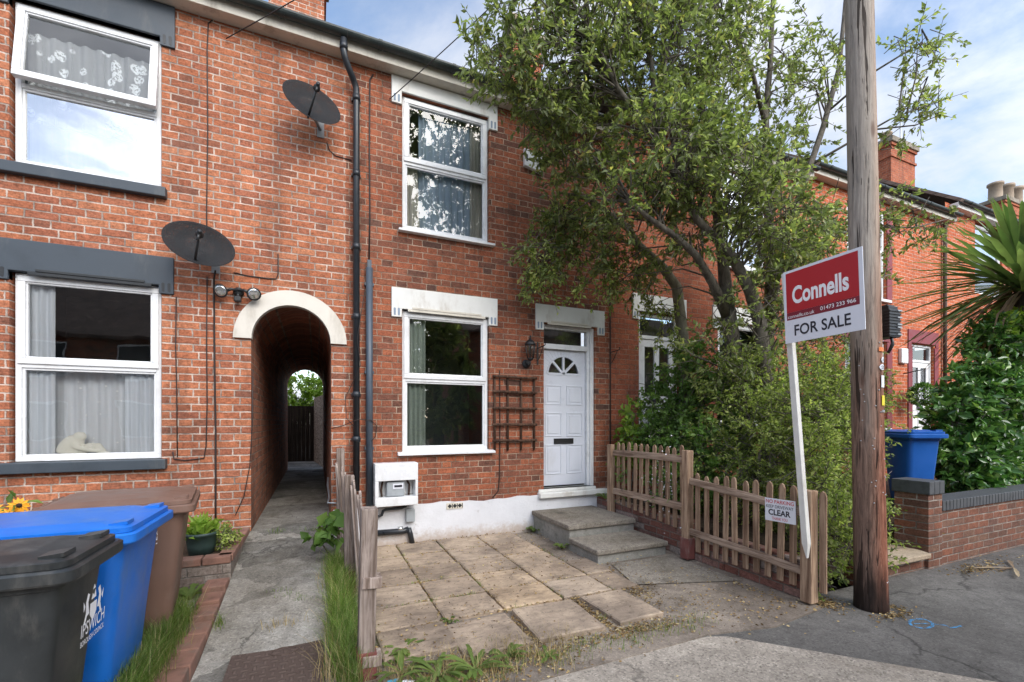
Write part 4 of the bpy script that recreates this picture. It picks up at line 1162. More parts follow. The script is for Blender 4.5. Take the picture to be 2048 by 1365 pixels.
# ------------------------------------------------------------------ SIGN BOARD, SMALL SIGN, POLE
sb = thing('sale_board', 'red and white for sale board on a leaning white post at the fence corner', 'sign', (3.88, -3.32, .55))
top = Vector((3.82, -3.215, 2.915)); bot = Vector((3.885, -3.355, .55))
m = M(); dv = (top - bot).normalized(); sx = Vector((1, 0, 0)); sy = dv.cross(sx).normalized()
def ring4(c, a, b_): return [tuple(c + sx * p * a + sy * q * b_) for p, q in ((-1, -1), (1, -1), (1, 1), (-1, 1))]
m.loft([ring4(bot - dv * .13, .012, .004), ring4(bot, .024, .026), ring4(top, .024, .026)], sm=False)
m.build('post', m_post_white, sb, bevel=.004)
bx = 3.79
A = Vector((bx, -3.235, 2.285)); xd = Vector((0, -1, .02)).normalized(); ud = Vector((0, .035, 1)).normalized(); nd = Vector((-1, 0, 0))
BW, BH = .625, .635
def bq(m, a, b_, c_, d_, z, th=.0): 
    p = [A + xd * a + ud * c_, A + xd * b_ + ud * c_, A + xd * b_ + ud * d_, A + xd * a + ud * d_]
    if th: m.prism([q + nd * z for q in p], nd * th)
    else: m.add([q + nd * z for q in p], [(0, 1, 2, 3)])
m = M(); bq(m, 0, BW, 0, BH, -.006, .006); pnl = m.build('panel', m_board, sb)
m = M(); bq(m, .022, BW - .03, .265, BH - .022, .001); m.build('red_field', m_signred, pnl)
m = M(); bq(m, .022, BW - .03, .20, .2645, .001); m.build('maroon_band', m_signdark, pnl)
def stext(s, a, c_, w, h, mat, bold=0, nm='lettering'): return text(s, mat, A + xd * a + ud * c_ + nd * .0015, xd, ud, w, h, pnl, nm, bold, ext=.0005)
stext('Connells', .075, .33, .45, .155, m_inkwhite, .03)
stext('connells.co.uk', .032, .213, .225, .030, m_inkwhite, .0)
stext('01473 233 966', .305, .222, .265, .032, m_inkwhite, .006)
stext('FOR SALE', .085, .055, .445, .095, m_ink, .016)
np_ = thing('no_parking_sign', 'small white no parking keep driveway clear sign on the picket fence', 'sign', (3.9, -3.1, .78))
A = Vector((3.905, -2.955, .672)); xd = Vector((0, -1, .03)).normalized(); ud = Vector((0, .02, 1)).normalized(); BW, BH = .295, .21
m = M(); bq(m, 0, BW, 0, BH, -.004, .004); pnl = m.build('panel', m_board, np_)
stext('NO PARKING', .012, .165, .27, .034, m_redink, .008); stext('KEEP DRIVEWAY', .015, .122, .262, .028, m_ink, .004); stext('CLEAR', .035, .055, .215, .055, m_ink, .03); stext('THANK YOU', .07, .014, .15, .026, m_redink, .004)

tp = thing('telegraph_pole', 'tall weathered timber telegraph pole on the pavement with a tarred foot', 'telegraph pole', (4.40, -3.58, 0))
m = M(); path = [(4.40 - .018 * z, -3.58 + .008 * z, z) for z in (-.1, .04, .3, .8, 1.5, 2.5, 3.5, 4.5, 5.5, 6.5, 8.5)]
m.tube(path, [.126, .123, .118, .115, .113, .110, .107, .104, .101, .098, .093], 28); m.build('shaft', m_pole, tp)
def on_pole(z, ang, w, h, mat, name='tag_plate', rad=.006, round_=False):
    cx_, cy_ = 4.40 - .018 * z, -3.58 + .008 * z; rr_ = .1125 + rad
    q = M(); n = 6; a0 = ang - w / rr_ / 2
    vs = []; fs = []
    for k in range(n + 1):
        a = a0 + w / rr_ * k / n
        hh = h / 2 * (math.sin(math.pi * k / n) ** .5 if round_ else 1)
        vs += [(cx_ + rr_ * math.cos(a), cy_ + rr_ * math.sin(a), z - hh), (cx_ + rr_ * math.cos(a), cy_ + rr_ * math.sin(a), z + hh)]
    for k in range(n): fs.append((2 * k, 2 * k + 2, 2 * k + 3, 2 * k + 1))
    q.add(vs, fs); return q.build(name, mat, tp)
def ptext(s, z, ang, w, h, mat):
    cx_, cy_ = 4.40 - .018 * z, -3.58 + .008 * z; rr_ = .1125 + .010
    n_ = Vector((math.cos(ang), math.sin(ang), 0)); t_ = Vector((-math.sin(ang), math.cos(ang), 0))
    text(s, mat, Vector((cx_, cy_, z - h / 2)) + n_ * rr_ - t_ * w / 2, t_, (0, 0, 1), w, h, tp, 'number', .01)
AN = math.atan2(-.80, .02)
nl = M()
rn = random.Random(12)
for k in range(26):
    z = rn.uniform(.9, 2.3); a_ = AN + rn.uniform(-1.6, .5); rr0 = .1125; nl.lathe([(.005, -.004), (.006, .004), (.001, .006)], (4.40 - .018 * z + rr0 * math.cos(a_), -3.58 + .008 * z + rr0 * math.sin(a_), z), 6, axis=(math.cos(a_), math.sin(a_), 0))
nl_o = nl.build('nails', m_steel, tp); nl_o['kind'] = 'stuff'
on_pole(2.21, AN, .075, .035, m_orange); on_pole(2.125, AN + .1, .05, .05, m_board, round_=True); on_pole(2.06, AN, .075, .05, m_board, round_=True)
ptext('6', 2.125, AN + .1, .018, .028, m_ink); ptext('20', 2.06, AN, .035, .028, m_ink)
on_pole(1.94, AN + .06, .05, .10, m_board); on_pole(1.78, AN + .08, .05, .085, m_yellow); on_pole(.235, AN + .25, .055, .028, m_board); on_pole(1.69, AN + .05, .05, .02, m_steel)
# distribution box on the pole
db = thing('distribution_box', 'black ribbed cable distribution box on the right side of the telegraph pole', 'cable box', (4.53, -3.62, 2.5))
ca = Vector((.80, -.05, 0)).normalized(); cy2 = Vector((-ca.y, ca.x, 0))
C0 = Vector((4.59, -3.60, 2.47))
def cbox(m, a0, a1, b0, b1, z0, z1): m.prism([C0 + ca * a + cy2 * b_ + Vector((0, 0, z0)) for a, b_ in ((a0, b0), (a1, b0), (a1, b1), (a0, b1))], (0, 0, z1 - z0))
m = M(); cbox(m, -.09, .055, -.075, .075, -.14, .10); cbox(m, -.08, .045, -.062, .062, .10, .13); cbox(m, -.065, .03, -.045, .045, .13, .145)
for k in range(9): cbox(m, -.095, .063, -.08, .08, -.13 + .026 * k, -.118 + .026 * k)
m.build('case', m_black, db, bevel=.004)
m = M()
for k, (z, w) in enumerate(((-.12, .05), (-.06, .055), (-.035, .05), (.025, .055), (.085, .05))): cbox(m, .01, .0665, -.0835, -.02, z, z + .012)
m.build('clips', m_meter, db)
m = M()
m.tube([(4.60, -3.63, 2.34), (4.585, -3.65, 2.27), (4.555, -3.63, 2.20)], .012, 8); m.tube([(4.56, -3.65, 2.34), (4.55, -3.665, 2.28), (4.53, -3.65, 2.21)], .012, 8); m.build('cable_tail', m_black, db)
# overhead wires from the eaves to the pole top
def wire(a, b_, sag, r_, label, name='overhead_wire', cat='wire'):
    a, b_ = Vector(a), Vector(b_); pts = []
    for k in range(21):
        t_ = k / 20; p = a.lerp(b_, t_); p.z -= sag * 4 * t_ * (1 - t_); pts.append(p)
    m = M(); m.tube(pts, r_, 6); o = m.build(name, m_cable); return tag(o, label, cat)
wire((-.92, -.02, 5.88), (4.24, -3.5, 8.4), .12, .006, 'thin overhead wire rising from the eaves of the left house to the pole')
wire((.86, -.02, 5.72), (4.26, -3.5, 8.35), .10, .006, 'thin overhead wire running from the main upper window lintel to the pole')
wire((11.0, -.1, 7.0), (4.26, -3.52, 8.2), .15, .006, 'thin overhead wire from the orange brick house up to the pole')

# ------------------------------------------------------------------ LOW WALL RIGHT
lw = thing('garden_wall', 'low brick garden wall with dark blue brick coping and a square end pillar', 'wall', (8, -3.1, 0))
m = M(); m.box(6.12, 6.40, -3.235, -2.92, -.05, .80); m.box(6.40, 14, -3.215, -3.0, -.05, .60); m.box(4.95, 6.12, -3.20, -3.05, -.05, .13); m.build('masonry', m_brick_wall, lw)
m = M()
for k in range(3): m.box(6.10 + .105 * k, 6.10 + .105 * k + .099, -3.255, -2.90, .802, .945)
x = 6.41
while x < 13.9: m.box(x, x + .066, -3.24, -2.97, .602, .715); x += .0765
m.build('coping', m_coping, lw, bevel=.005)
m = M(); m.prism([(4.98, -3.28, .135), (6.03, -3.30, .135), (6.10, -3.16, .135), (6.02, -2.72, .135), (5.0, -2.72, .135)], (0, 0, .055))
tag(m.build('stone_step', m_stone_step, bevel=.012), 'pale sandstone slab step at the gateway beside the low brick wall', 'step')
m = M(); m.box(14.2, 20, -3.2, -3.0, 0, .7)

# ------------------------------------------------------------------ WALL FITTINGS
def dish(label, c, n, w, h, roll):
    t = thing('satellite_dish', label, 'satellite dish', c, 0, 'satellite dishes on the facade')
    n = Vector(n).normalized(); c = Vector(c)
    u = n.cross(Vector((0, 0, 1))).normalized() * -1; v_ = n.cross(u) * -1
    if v_.z < 0: v_ = -v_
    u, v_ = u * math.cos(roll) + v_ * math.sin(roll), v_ * math.cos(roll) - u * math.sin(roll)
    m = M(); rings = []
    for (r_, b_) in ((.02, 0), (.35, .10), (.7, .42), (.92, .8), (1, 1), (1.012, .97), (1.0, .93), (.6, .2), (.02, -.06)):
        rings.append([tuple(c + u * math.cos(a) * w * r_ + v_ * math.sin(a) * h * r_ + n * (b_ * .055)) for a in [2 * math.pi * k / 40 for k in range(40)]])
    m.loft(rings); m.build('reflector', m_dishmat, t)
    foot = c - v_ * h * .72 - n * .02
    lnb = c - v_ * h * .12 + n * .30
    m = M(); m.tube([foot, foot + n * .10 - v_ * .01, lnb - v_ * .02], .012, 8); m.build('feed_arm', m_black, t)
    m = M(); q = (c - lnb).normalized(); m.tube([lnb - q * .035, lnb + q * .01, lnb + q * .02, lnb + q * .05], [.02, .024, .036, .036], 12); m.tube([lnb, lnb - v_ * .09], .014, 8); m.build('receiver', m_black, t)
    m = M(); wallp = Vector((c.x + .10, 0, c.z - .10)); m.tube([c - n * .01, c - n * .05, wallp], .018, 8); m.box(wallp.x - .04, wallp.x + .04, -.012, .0, wallp.z - .09, wallp.z + .09); m.build('bracket', m_steel, t)
    return t
def dishmat():
    b = NB('dish_mesh')
    p = b.pr((.018, .019, .021), .7, spec=.2)
    d = b.vor(b.pos(), 130)
    t = b.n('ShaderNodeBsdfTransparent'); x = b.n('ShaderNodeMixShader')
    b.l(b.ma('MULTIPLY', b.sstep(d, .40, .3), .55), x.inputs[0]); b.l(p, x.inputs[1]); b.l(t.outputs[0], x.inputs[2])
    return b.end(x.outputs[0])
m_dishmat = dishmat()
dish('dark grey oval satellite dish high on the wall under the gutter', (-.05, -.26, 5.22), (.22, -.88, .25), .31, .24, R(-14))
dish('dark grey oval satellite dish lower down above the passage arch and beside the grey lintel', (-1.12, -.26, 3.44), (.2, -.9, .22), .315, .235, R(-12))
fl_ = thing('security_light', 'black twin lamp security floodlight with motion sensor beside the arch', 'floodlight', (-.80, -.05, 3.03))
m = M(); m.lathe([(.055, 0), (.055, .03), (.035, .06)], (-.80, 0, 3.06), 14, axis=(0, -1, 0)); m.tube([(-.80, -.05, 3.07), (-.86, -.075, 3.075), (-.90, -.09, 3.05)], .016, 8); m.tube([(-.80, -.05, 3.07), (-.74, -.075, 3.075), (-.70, -.09, 3.05)], .016, 8)
m.tube([(-.80, -.05, 3.04), (-.80, -.07, 2.99)], .018, 8); m.build('bracket', m_black, fl_)
m = M(); m.box(-.835, -.765, -.115, -.045, 2.935, 2.995); m.build('sensor', m_black, fl_, bevel=.012)
for s, ax in ((-.945, (-.25, -.8, -.4)), (-.645, (.2, -.8, -.4))):
    a_ = Vector(ax).normalized(); c_ = Vector((s, -.10, 3.045)) - a_ * .03
    m = M(); m.lathe([(.02, -.03), (.035, -.01), (.070, .055), (.074, .07), (.066, .068)], c_, 16, axis=a_); lh = m.build('lamp_head', m_black, fl_)
    m = M(); m.lathe([(.001, .02), (.03, .04), (.064, .069), (.045, .075), (.001, .079)], c_, 16, axis=a_); m.build('lens', m_refl, lh)

def cable(pts, r_, label, mat=None):
    m = M(); m.tube(pts, r_, 6); o = m.build('cable', mat or m_cable); return tag(o, label, 'cable', 'cables clipped to the brick walls')
def cw(pts, y=-.008): return [(x, y, z) for x, z in pts]
cable(cw([(-1.05, 6.05), (-1.09, 6.0), (-1.10, 5.7), (-1.095, 4.8), (-1.105, 3.9), (-1.10, 3.5)]), .006, 'dark cable running down the left wall from the eaves to the lower dish')
cable(cw([(-1.38, 2.95), (-1.385, 2.4), (-1.375, 1.9), (-1.37, 1.22)]), .005, 'thin brown cable down the brickwork just right of the left ground floor window')
cable(cw([(-1.10, 3.20), (-1.105, 2.5), (-1.10, 1.8), (-1.11, 1.33), (-1.13, 1.20), (-1.30, 1.18), (-1.40, 1.20), (-1.41, 1.28)]), .006, 'dark cable hanging below the lower dish and turning left under the window')
cable([(-1.0, -.14, 3.24), (-1.03, -.04, 3.18), (-1.035, -.012, 3.05), (-1.03, -.012, 2.2), (-1.02, -.012, 1.5), (-1.02, -.012, .75), (-1.02, -.012, .42)], .009, 'thick black cable from the lower dish straight down to the planter')
cable(cw([(-.85, 3.28), (-.70, 3.26), (-.50, 3.255), (-.425, 3.265), (-.405, 3.32), (-.405, 3.56)]), .006, 'black cable running right from the lower dish and turning up')
cable(cw([(.12, 5.0), (.15, 4.9), (.22, 4.85), (.40, 4.84)]), .005, 'short black cable from the upper dish to the downpipe')
cable(cw([(.66, 5.98), (.62, 5.9), (.615, 5.0), (.62, 4.2), (.61, 3.6)]), .010, 'black cable conduit rising from the grey pipe to the eaves')
cable([(.17, -.02, 1.52), (.30, -.03, 1.55), (.40, -.12, 1.60), (.48, -.13, 1.63), (.62, -.11, 1.62), (.70, -.03, 1.55), (.69, -.02, 1.42), (.63, -.10, 1.36)], .005, 'loose black wire looped around the two downpipes')
cable([(.55, -.11, 3.2), (.50, -.12, 2.9), (.46, -.115, 2.6), (.50, -.115, 2.3), (.42, -.10, 2.1), (.33, -.02, 1.9), (.34, -.02, 1.65), (.42, -.10, 1.55)], .004, 'thin black wire wound down the black downpipe')
cable(cw([(2.38, 2.33), (2.385, 1.6), (2.38, .85), (2.36, .62), (2.27, .53)], -.012), .008, 'rust brown conduit running down the wall behind the wooden trellis', m_rust)
cable(cw([(4.27, 3.75), (4.275, 2.6), (4.27, 1.1)], -.015), .011, 'rust brown rod on the wall right of the front door', m_rust)
cable([(-.66, -.005, 2.2), (-.665, -.01, 1.6), (-.69, -.012, 1.1), (-.75, -.012, .75), (-.83, -.02, .55)], .005, 'thin dark cable trailing down the left jamb of the passage')
# water pipe on the passage wall
m = M(); m.tube([(.15, .6, .85), (.14, .45, .78), (.15, .1, .66), (.13, -.03, .62), (.3, -.03, .60)], .012, 8); tag(m.build('water_pipe', m_steel), 'small silver lagged pipe on the right wall at the mouth of the passage', 'pipe')

wl = thing('wall_lantern', 'black traditional coach lantern fixed to the wall left of the front door', 'lantern', (2.82, 0, 2.6))
m = M(); m.lathe([(.065, 0), (.065, .012), (.04, .022)], (2.80, 0, 2.44), 14, axis=(0, -1, 0)); m.tube([(2.80, -.02, 2.44), (2.80, -.07, 2.40), (2.80, -.13, 2.42), (2.80, -.14, 2.47)], .013, 8); m.build('arm', m_iron, wl)
m = M(); c_ = (2.80, -.14, 2.47)
m.lathe([(.02, 0), (.045, .02), (.05, .035), (.045, .04)], c_, 6); m.lathe([(.085, .22), (.09, .235), (.06, .275), (.03, .30), (.014, .31), (.012, .34), (.018, .35), (.001, .37)], c_, 6)
for k in range(6):
    a = k * math.pi / 3; m.tube([(c_[0] + .046 * math.cos(a), c_[1] + .046 * math.sin(a), c_[2] + .035), (c_[0] + .078 * math.cos(a), c_[1] + .078 * math.sin(a), c_[2] + .225)], .006, 5)
m.build('lantern_frame', m_iron, wl)
m = M(); m.lathe([(.042, .04), (.072, .218)], c_, 6, sm=False); m.build('pane', m_lamp_glass, wl)
def bracket(label, x, z, group='iron hanging basket brackets'):
    t = thing('hanging_bracket', label, 'bracket', (x, 0, z), 0, group)
    m = M(); m.box(x - .012, x + .012, -.012, 0, z - .16, z + .17)
    m.tube([(x, -.012, z + .08), (x, -.12, z + .085), (x, -.22, z + .09), (x, -.245, z + .10), (x, -.25, z + .12), (x, -.235, z + .13), (x, -.225, z + .12)], .007, 6)
    m.tube([(x, -.01, z - .10), (x, -.06, z - .07), (x, -.12, z + .0), (x, -.19, z + .085)], .006, 6)
    m.build('arm', m_iron, t); return t
bracket('small iron hanging basket bracket between the lantern and the front door', 2.985, 2.60); bracket('small iron hanging basket bracket on the wall right of the front door', 4.28, 2.62)
tr = thing('trellis', 'small dark brown rustic wooden trellis hanging between the window and the door', 'trellis', (2.6, 0, 1.7))
for k, x in enumerate((2.30, 2.50, 2.71, 2.92)):
    m = M(); m.tube([(x, -.022, 1.19), (x + .004, -.02, 1.7), (x, -.022, 2.26 if k in (0, 3) else 2.24)], .017, 7); m.build('upright', m_trellis if 'm_trellis' in globals() else m_fence, tr)
for z in (2.235, 2.02, 1.79, 1.56, 1.33):
    m = M(); m.tube([(2.26, -.05, z + rs.uniform(-.006, .006)), (2.45, -.052, z + .006), (2.7, -.05, z - .004), (2.95, -.05, z + rs.uniform(-.006, .006))], .02, 7); m.build('crossbar', m_fence, tr)
m_trellis = wood('trellis_wood', (.05, .028, .02), (.13, .075, .05))
for ch in tr.children: ch.data.materials[0] = m_trellis
al = thing('alarm_box', 'white burglar alarm box high on the wall partly hidden by leaves', 'alarm', (2.9, 0, 5.4))
m = M(); m.prism([(2.75, -.06, 5.30), (3.04, -.06, 5.24), (3.04, -.06, 5.50), (2.75, -.06, 5.55)], (0, .06, 0)); m.build('case', m_upvc, al, bevel=.01)
m = M(); m.box(2.775, 2.80, -.064, -.058, 5.36, 5.46); m.build('mark', m_ink, al)
al = thing('alarm_box', 'white alarm box beside the door of the orange brick house', 'alarm', (12.45, 0, 3.1))
m = M(); m.box(12.33, 12.60, -.08, 0, 2.95, 3.30); m.build('case', m_upvc, al, bevel=.02)

# gas meter box with missing door
mb = thing('meter_box', 'white gas meter cabinet with an open front beside the downpipes', 'meter box', (.88, 0, .6))
m = M(); x0, x1, y0, z0, z1 = .655, 1.18, -.235, .555, 1.085
m.box(x0, x1, y0, -.036, z0, z0 + .11); m.box(x0, x1, y0, -.036, z1 - .215, z1); m.box(x0, x0 + .045, y0, -.036, z0 + .11, z1 - .215); m.box(x1 - .035, x1, y0, -.036, z0 + .11, z1 - .215); m.box(x0 + .045, x1 - .035, -.06, -.036, z0 + .11, z1 - .215)
m.build('cabinet', m_upvc, mb, bevel=.008)
m = M(); m.box(.80, 1.02, -.20, -.08, .668, .85); m.box(.83, .99, -.195, -.09, .667, .70); gm = m.build('meter', m_meter, mb, bevel=.02)
m = M(); m.box(.875, 1.0, -.206, -.199, .765, .83); gp = m.build('dial_plate', m_board, gm); m = M(); m.box(.89, .985, -.209, -.205, .785, .812); m.build('counter', m_ink, gp)
m = M(); m.tube([(.75, -.13, .668), (.74, -.13, .75), (.76, -.12, .86)], .014, 8); m.build('hose', m_rust, gm); m = M(); m.tube([(1.08, -.13, .668), (1.09, -.12, .80), (1.06, -.12, .86)], .014, 8); m.build('hose', m_rust, gm)
gp = thing('gas_pipe', 'grey gas supply pipes and small box below the meter cabinet', 'pipe', (.9, -.05, .3))
m = M(); m.tube([(.60, -.09, .42), (.72, -.09, .42), (.755, -.09, .43), (.77, -.09, .48), (.80, -.09, .495), (1.0, -.09, .50), (1.05, -.09, .52), (1.06, -.10, .56)], .018, 8); m.tube([(.62, -.08, .21), (1.02, -.08, .20), (1.09, -.08, .22)], .038, 10); m.tube([(1.09, -.08, .23), (1.11, -.08, .16), (1.14, -.07, .02)], .034, 10); m.build('pipe', m_pipe, gp)
m = M(); m.box(1.055, 1.17, -.10, -.036, .31, .48); m.build('junction_box', m_meter, gp, bevel=.012)
m = M(); m.lathe([(.02, -.03), (.03, -.03), (.03, .03), (.02, .03)], (.985, -.08, .235), 10, axis=(1, 0, 0)); m.build('valve', m_refl, gp)

# hanging topiary ball
tb = thing('topiary_ball', 'dark round topiary ball hanging from a bracket by the far door', 'hanging ball', (12.55, -.35, 2.25))
rng = np.random.default_rng(3)
d_ = rng.normal(size=(900, 3)); d_ /= np.linalg.norm(d_, axis=1)[:, None]
leaf_mesh('ball', np.array([12.55, -.35, 2.22]) + d_ * .24 * rng.uniform(.8, 1, (900, 1)), d_ + rng.normal(size=(900, 3)) * .7, np.full(900, .07), np.full(900, .04), m_leaf_cam, tb, rng)
m = M(); m.tube([(12.55, -.35, 2.4), (12.55, -.35, 2.75)], .008, 5); m.tube([(12.55, 0, 2.72), (12.55, -.37, 2.78)], .012, 5); m.build('bracket', m_iron, tb)

# ------------------------------------------------------------------ TREE
tree = thing('tree', 'large multi stemmed tree with dense small leaves in front of the houses', 'tree', (5.5, -1.6, .3))
rng = np.random.default_rng(11)
limbs = [
 ([(5.58, -1.5, .3), (5.54, -1.5, .79), (5.47, -1.5, 1.53), (5.19, -1.5, 2.73), (5.09, -1.5, 3.27), (5.02, -1.5, 3.78), (4.93, -1.5, 4.31), (4.96, -1.45, 4.61), (4.87, -1.4, 5.54), (4.78, -1.3, 6.02), (4.82, -1.3, 7.21), (4.84, -1.3, 8.2)], [.17, .15, .13, .125, .115, .085, .075, .07, .06, .05, .035, .02]),
 ([(5.09, -1.5, 3.05), (4.72, -1.6, 3.41), (4.32, -1.7, 3.68), (3.96, -1.75, 3.82), (3.49, -1.8, 3.95), (3.2, -1.8, 4.1)], [.09, .07, .055, .048, .035, .02]),
 ([(5.62, -1.7, .3), (5.6, -1.75, .9), (5.45, -1.8, 2.22), (5.34, -1.8, 2.94), (5.16, -1.8, 3.32), (4.84, -1.8, 3.7), (4.58, -1.8, 3.87), (4.24, -1.8, 4.06), (3.65, -1.8, 4.86), (3.07, -1.8, 5.3), (2.7, -1.8, 5.83), (2.4, -1.7, 6.3)], [.14, .13, .12, .105, .095, .075, .065, .055, .045, .035, .025, .012]),
 ([(3.65, -1.8, 4.86), (3.54, -1.8, 5.73), (3.45, -1.7, 6.78), (3.4, -1.7, 7.6)], [.038, .032, .02, .01]),
 ([(4.3, -1.8, 4.02), (4.0, -1.7, 4.8), (3.85, -1.7, 5.6), (3.9, -1.6, 6.6)], [.04, .035, .028, .012]),
 ([(5.9, -1.5, .3), (6.0, -1.45, 1.19), (6.06, -1.4, 2.81), (6.1, -1.4, 4.03), (5.99, -1.4, 6.08), (6.1, -1.4, 6.85), (6.15, -1.4, 7.81), (6.2, -1.4, 8.56)], [.11, .10, .09, .075, .055, .045, .035, .02]),
 ([(5.96, -1.4, 5.99), (5.67, -1.4, 6.72), (5.12, -1.4, 7.21), (4.72, -1.4, 7.66)], [.04, .036, .028, .015]),
 ([(6.0, -1.45, 2.9), (5.95, -1.6, 3.59), (6.03, -1.6, 4.05), (6.59, -1.6, 5.18), (6.99, -1.6, 6.04), (7.37, -1.6, 7.04), (7.49, -1.6, 7.83), (7.58, -1.6, 8.64)], [.06, .06, .06, .055, .05, .042, .035, .02]),
 ([(6.7, -1.6, 5.4), (7.0, -1.9, 5.6), (7.3, -2.3, 5.8), (7.7, -2.6, 5.95)], [.025, .02, .014, .006]),
 ([(7.1, -1.6, 6.3), (7.3, -2.1, 6.6), (7.6, -2.5, 6.8), (7.9, -2.6, 6.7)], [.022, .018, .012, .005]),
 ([(6.1, -1.4, 3.8), (6.6, -1.7, 4.2), (7.2, -2.0, 4.4), (8.2, -2.2, 4.5), (9.0, -2.3, 4.75)], [.03, .025, .02, .014, .005]),
]
m = M()
for pth, rd in limbs: m.tube(pth, [r_ * .8 for r_ in rd], 10)
pts = np.array([tuple(Vector(a).lerp(Vector(b_), t_)) for pth, _ in limbs for a, b_ in zip(pth[1:-1], pth[2:]) for t_ in (0, .2, .4, .6, .8)])
crown = [
 (1.85, -1.3, 5.62, .45, .4, .32, 50), (2.2, -1.4, 6.25, .5, .5, .4, 60), (2.35, -1.3, 5.15, .4, .4, .3, 44), (2.6, -1.5, 6.9, .5, .5, .5, 40), (2.45, -1.5, 5.55, .6, .6, .6, 120), (3.0, -1.6, 6.15, .7, .7, .75, 190), (3.9, -1.6, 6.1, .7, .7, .8, 190), (2.95, -1.2, 5.0, .6, .5, .5, 125), (3.7, -1.9, 4.75, .75, .6, .6, 190), (3.4, -1.6, 7.1, .8, .7, .6, 90),
 (4.75, -1.5, 6.7, .65, .7, .8, 140), (4.55, -2.0, 4.6, .6, .6, .55, 140), (4.6, -1.6, 5.5, .6, .6, .6, 120), (5.0, -1.5, 7.7, .7, .7, .5, 60),
 (5.9, -1.5, 4.55, .6, .6, .6, 90), (6.7, -1.6, 4.4, .6, .5, .5, 60), (5.85, -1.4, 6.8, .75, .6, .9, 70), (6.8, -1.6, 6.5, .7, .6, .9, 60), (6.3, -1.5, 5.6, .6, .5, .5, 34),
 (2.8, -.55, 3.95, .42, .28, .5, 34), (2.65, -.4, 3.4, .25, .2, .28, 12), (3.45, -.75, 4.15, .45, .4, .4, 40), (3.0, -.7, 4.45, .4, .35, .3, 30), (3.95, -.9, 3.75, .5, .4, .45, 36),
 (4.3, -1.7, 3.95, .5, .45, .35, 50), (5.2, -2.1, 4.3, .55, .5, .5, 70), (6.2, -1.8, 4.0, .6, .5, .4, 60), (3.3, -1.7, 4.2, .5, .4, .35, 50), (6.7, -1.7, 3.2, .6, .5, .5, 50), (5.2, -1.9, 3.0, .7, .6, .6, 60), (6.1, -1.7, 3.4, .7, .5, .6, 60), (4.8, -1.6, 2.5, .6, .5, .55, 36), (6.6, -1.9, 2.4, .6, .5, .7, 60), (5.3, -2.1, 3.9, .6, .5, .4, 60),
 (7.55, -2.55, 5.95, .45, .3, .2, 18), (7.6, -2.5, 6.75, .5, .3, .35, 22), (7.3, -2.4, 5.5, .3, .3, .2, 6), (8.0, -2.2, 4.5, .6, .3, .35, 22), (8.9, -2.25, 4.7, .3, .2, .2, 6), (7.4, -2.1, 4.7, .4, .3, .3, 18), (7.2, -2.2, 3.6, .35, .3, .4, 10)]
P, D, L, W, tw = sprays(crown, rng, 20, .40, .070, .031, ymax=-.06)
for k, p in enumerate(tw):
    m.tube(p, [.006, .005, .004, .002], 4, cap=False)
    if k % 7 == 0:
        s_ = np.array(p[0]); dd = np.linalg.norm(pts + np.array([0, 0, .25]) - s_, axis=1) + (pts[:, 2] > s_[2] + .05) * 3 + rng.uniform(0, .8, len(pts))
        q = pts[np.argmin(dd)]; mid = (q + s_) / 2 + rng.normal(size=3) * .08
        mid[2] += .12
        if np.linalg.norm(q - s_) < 1.15: m.tube([tuple(q), tuple(mid), tuple(s_)], [.013, .009, .005], 5, cap=False)
m.build('trunk', m_bark, tree)
leaf_mesh('crown', P, D, L, W, m_leaf, tree, rng)

t2 = thing('small_tree', 'pale barked leaning stem with sparse drooping twigs against the house wall', 'tree', (5.05, -.75, .3))
m = M(); lim2 = [(5.05, -.75, .3), (5.07, -.8, 1.18), (5.03, -.8, 2.7), (4.89, -.8, 3.59), (4.62, -.8, 3.85), (4.15, -.8, 4.12), (4.0, -.8, 4.31), (3.41, -.7, 4.65), (3.0, -.6, 4.7)]
m.tube(lim2, [.10, .095, .085, .075, .065, .055, .05, .035, .015], 10)
for a, b_ in (((4.15, -.8, 4.12), (3.2, -.5, 3.9)), ((3.6, -.72, 4.5), (2.9, -.45, 3.9)), ((3.2, -.65, 4.7), (2.75, -.4, 3.5)), ((4.6, -.8, 3.85), (3.9, -.5, 3.5))):
    m.tube([a, ((a[0] + b_[0]) / 2, (a[1] + b_[1]) / 2, (a[2] + b_[2]) / 2 + .15), b_], [.02, .014, .005], 6)
m.build('trunk', m_bark_pale, t2)
P, D, L, W, tw = sprays([(3.2, -.6, 4.3, .5, .3, .4, 48), (2.85, -.5, 3.75, .32, .2, .45, 26), (3.5, -.7, 3.6, .4, .25, .35, 22), (4.1, -.7, 3.7, .45, .3, .4, 40), (4.6, -.8, 3.2, .4, .3, .5, 30)], rng, 22, .34, .055, .026, ymax=-.05, hang=.5)
m = M(); 
for p in tw: m.tube(p, [.005, .004, .003, .002], 4, cap=False)
m.build('twig', m_twig, t2); leaf_mesh('crown', P, D, L, W, m_leaf_privet, t2, rng)

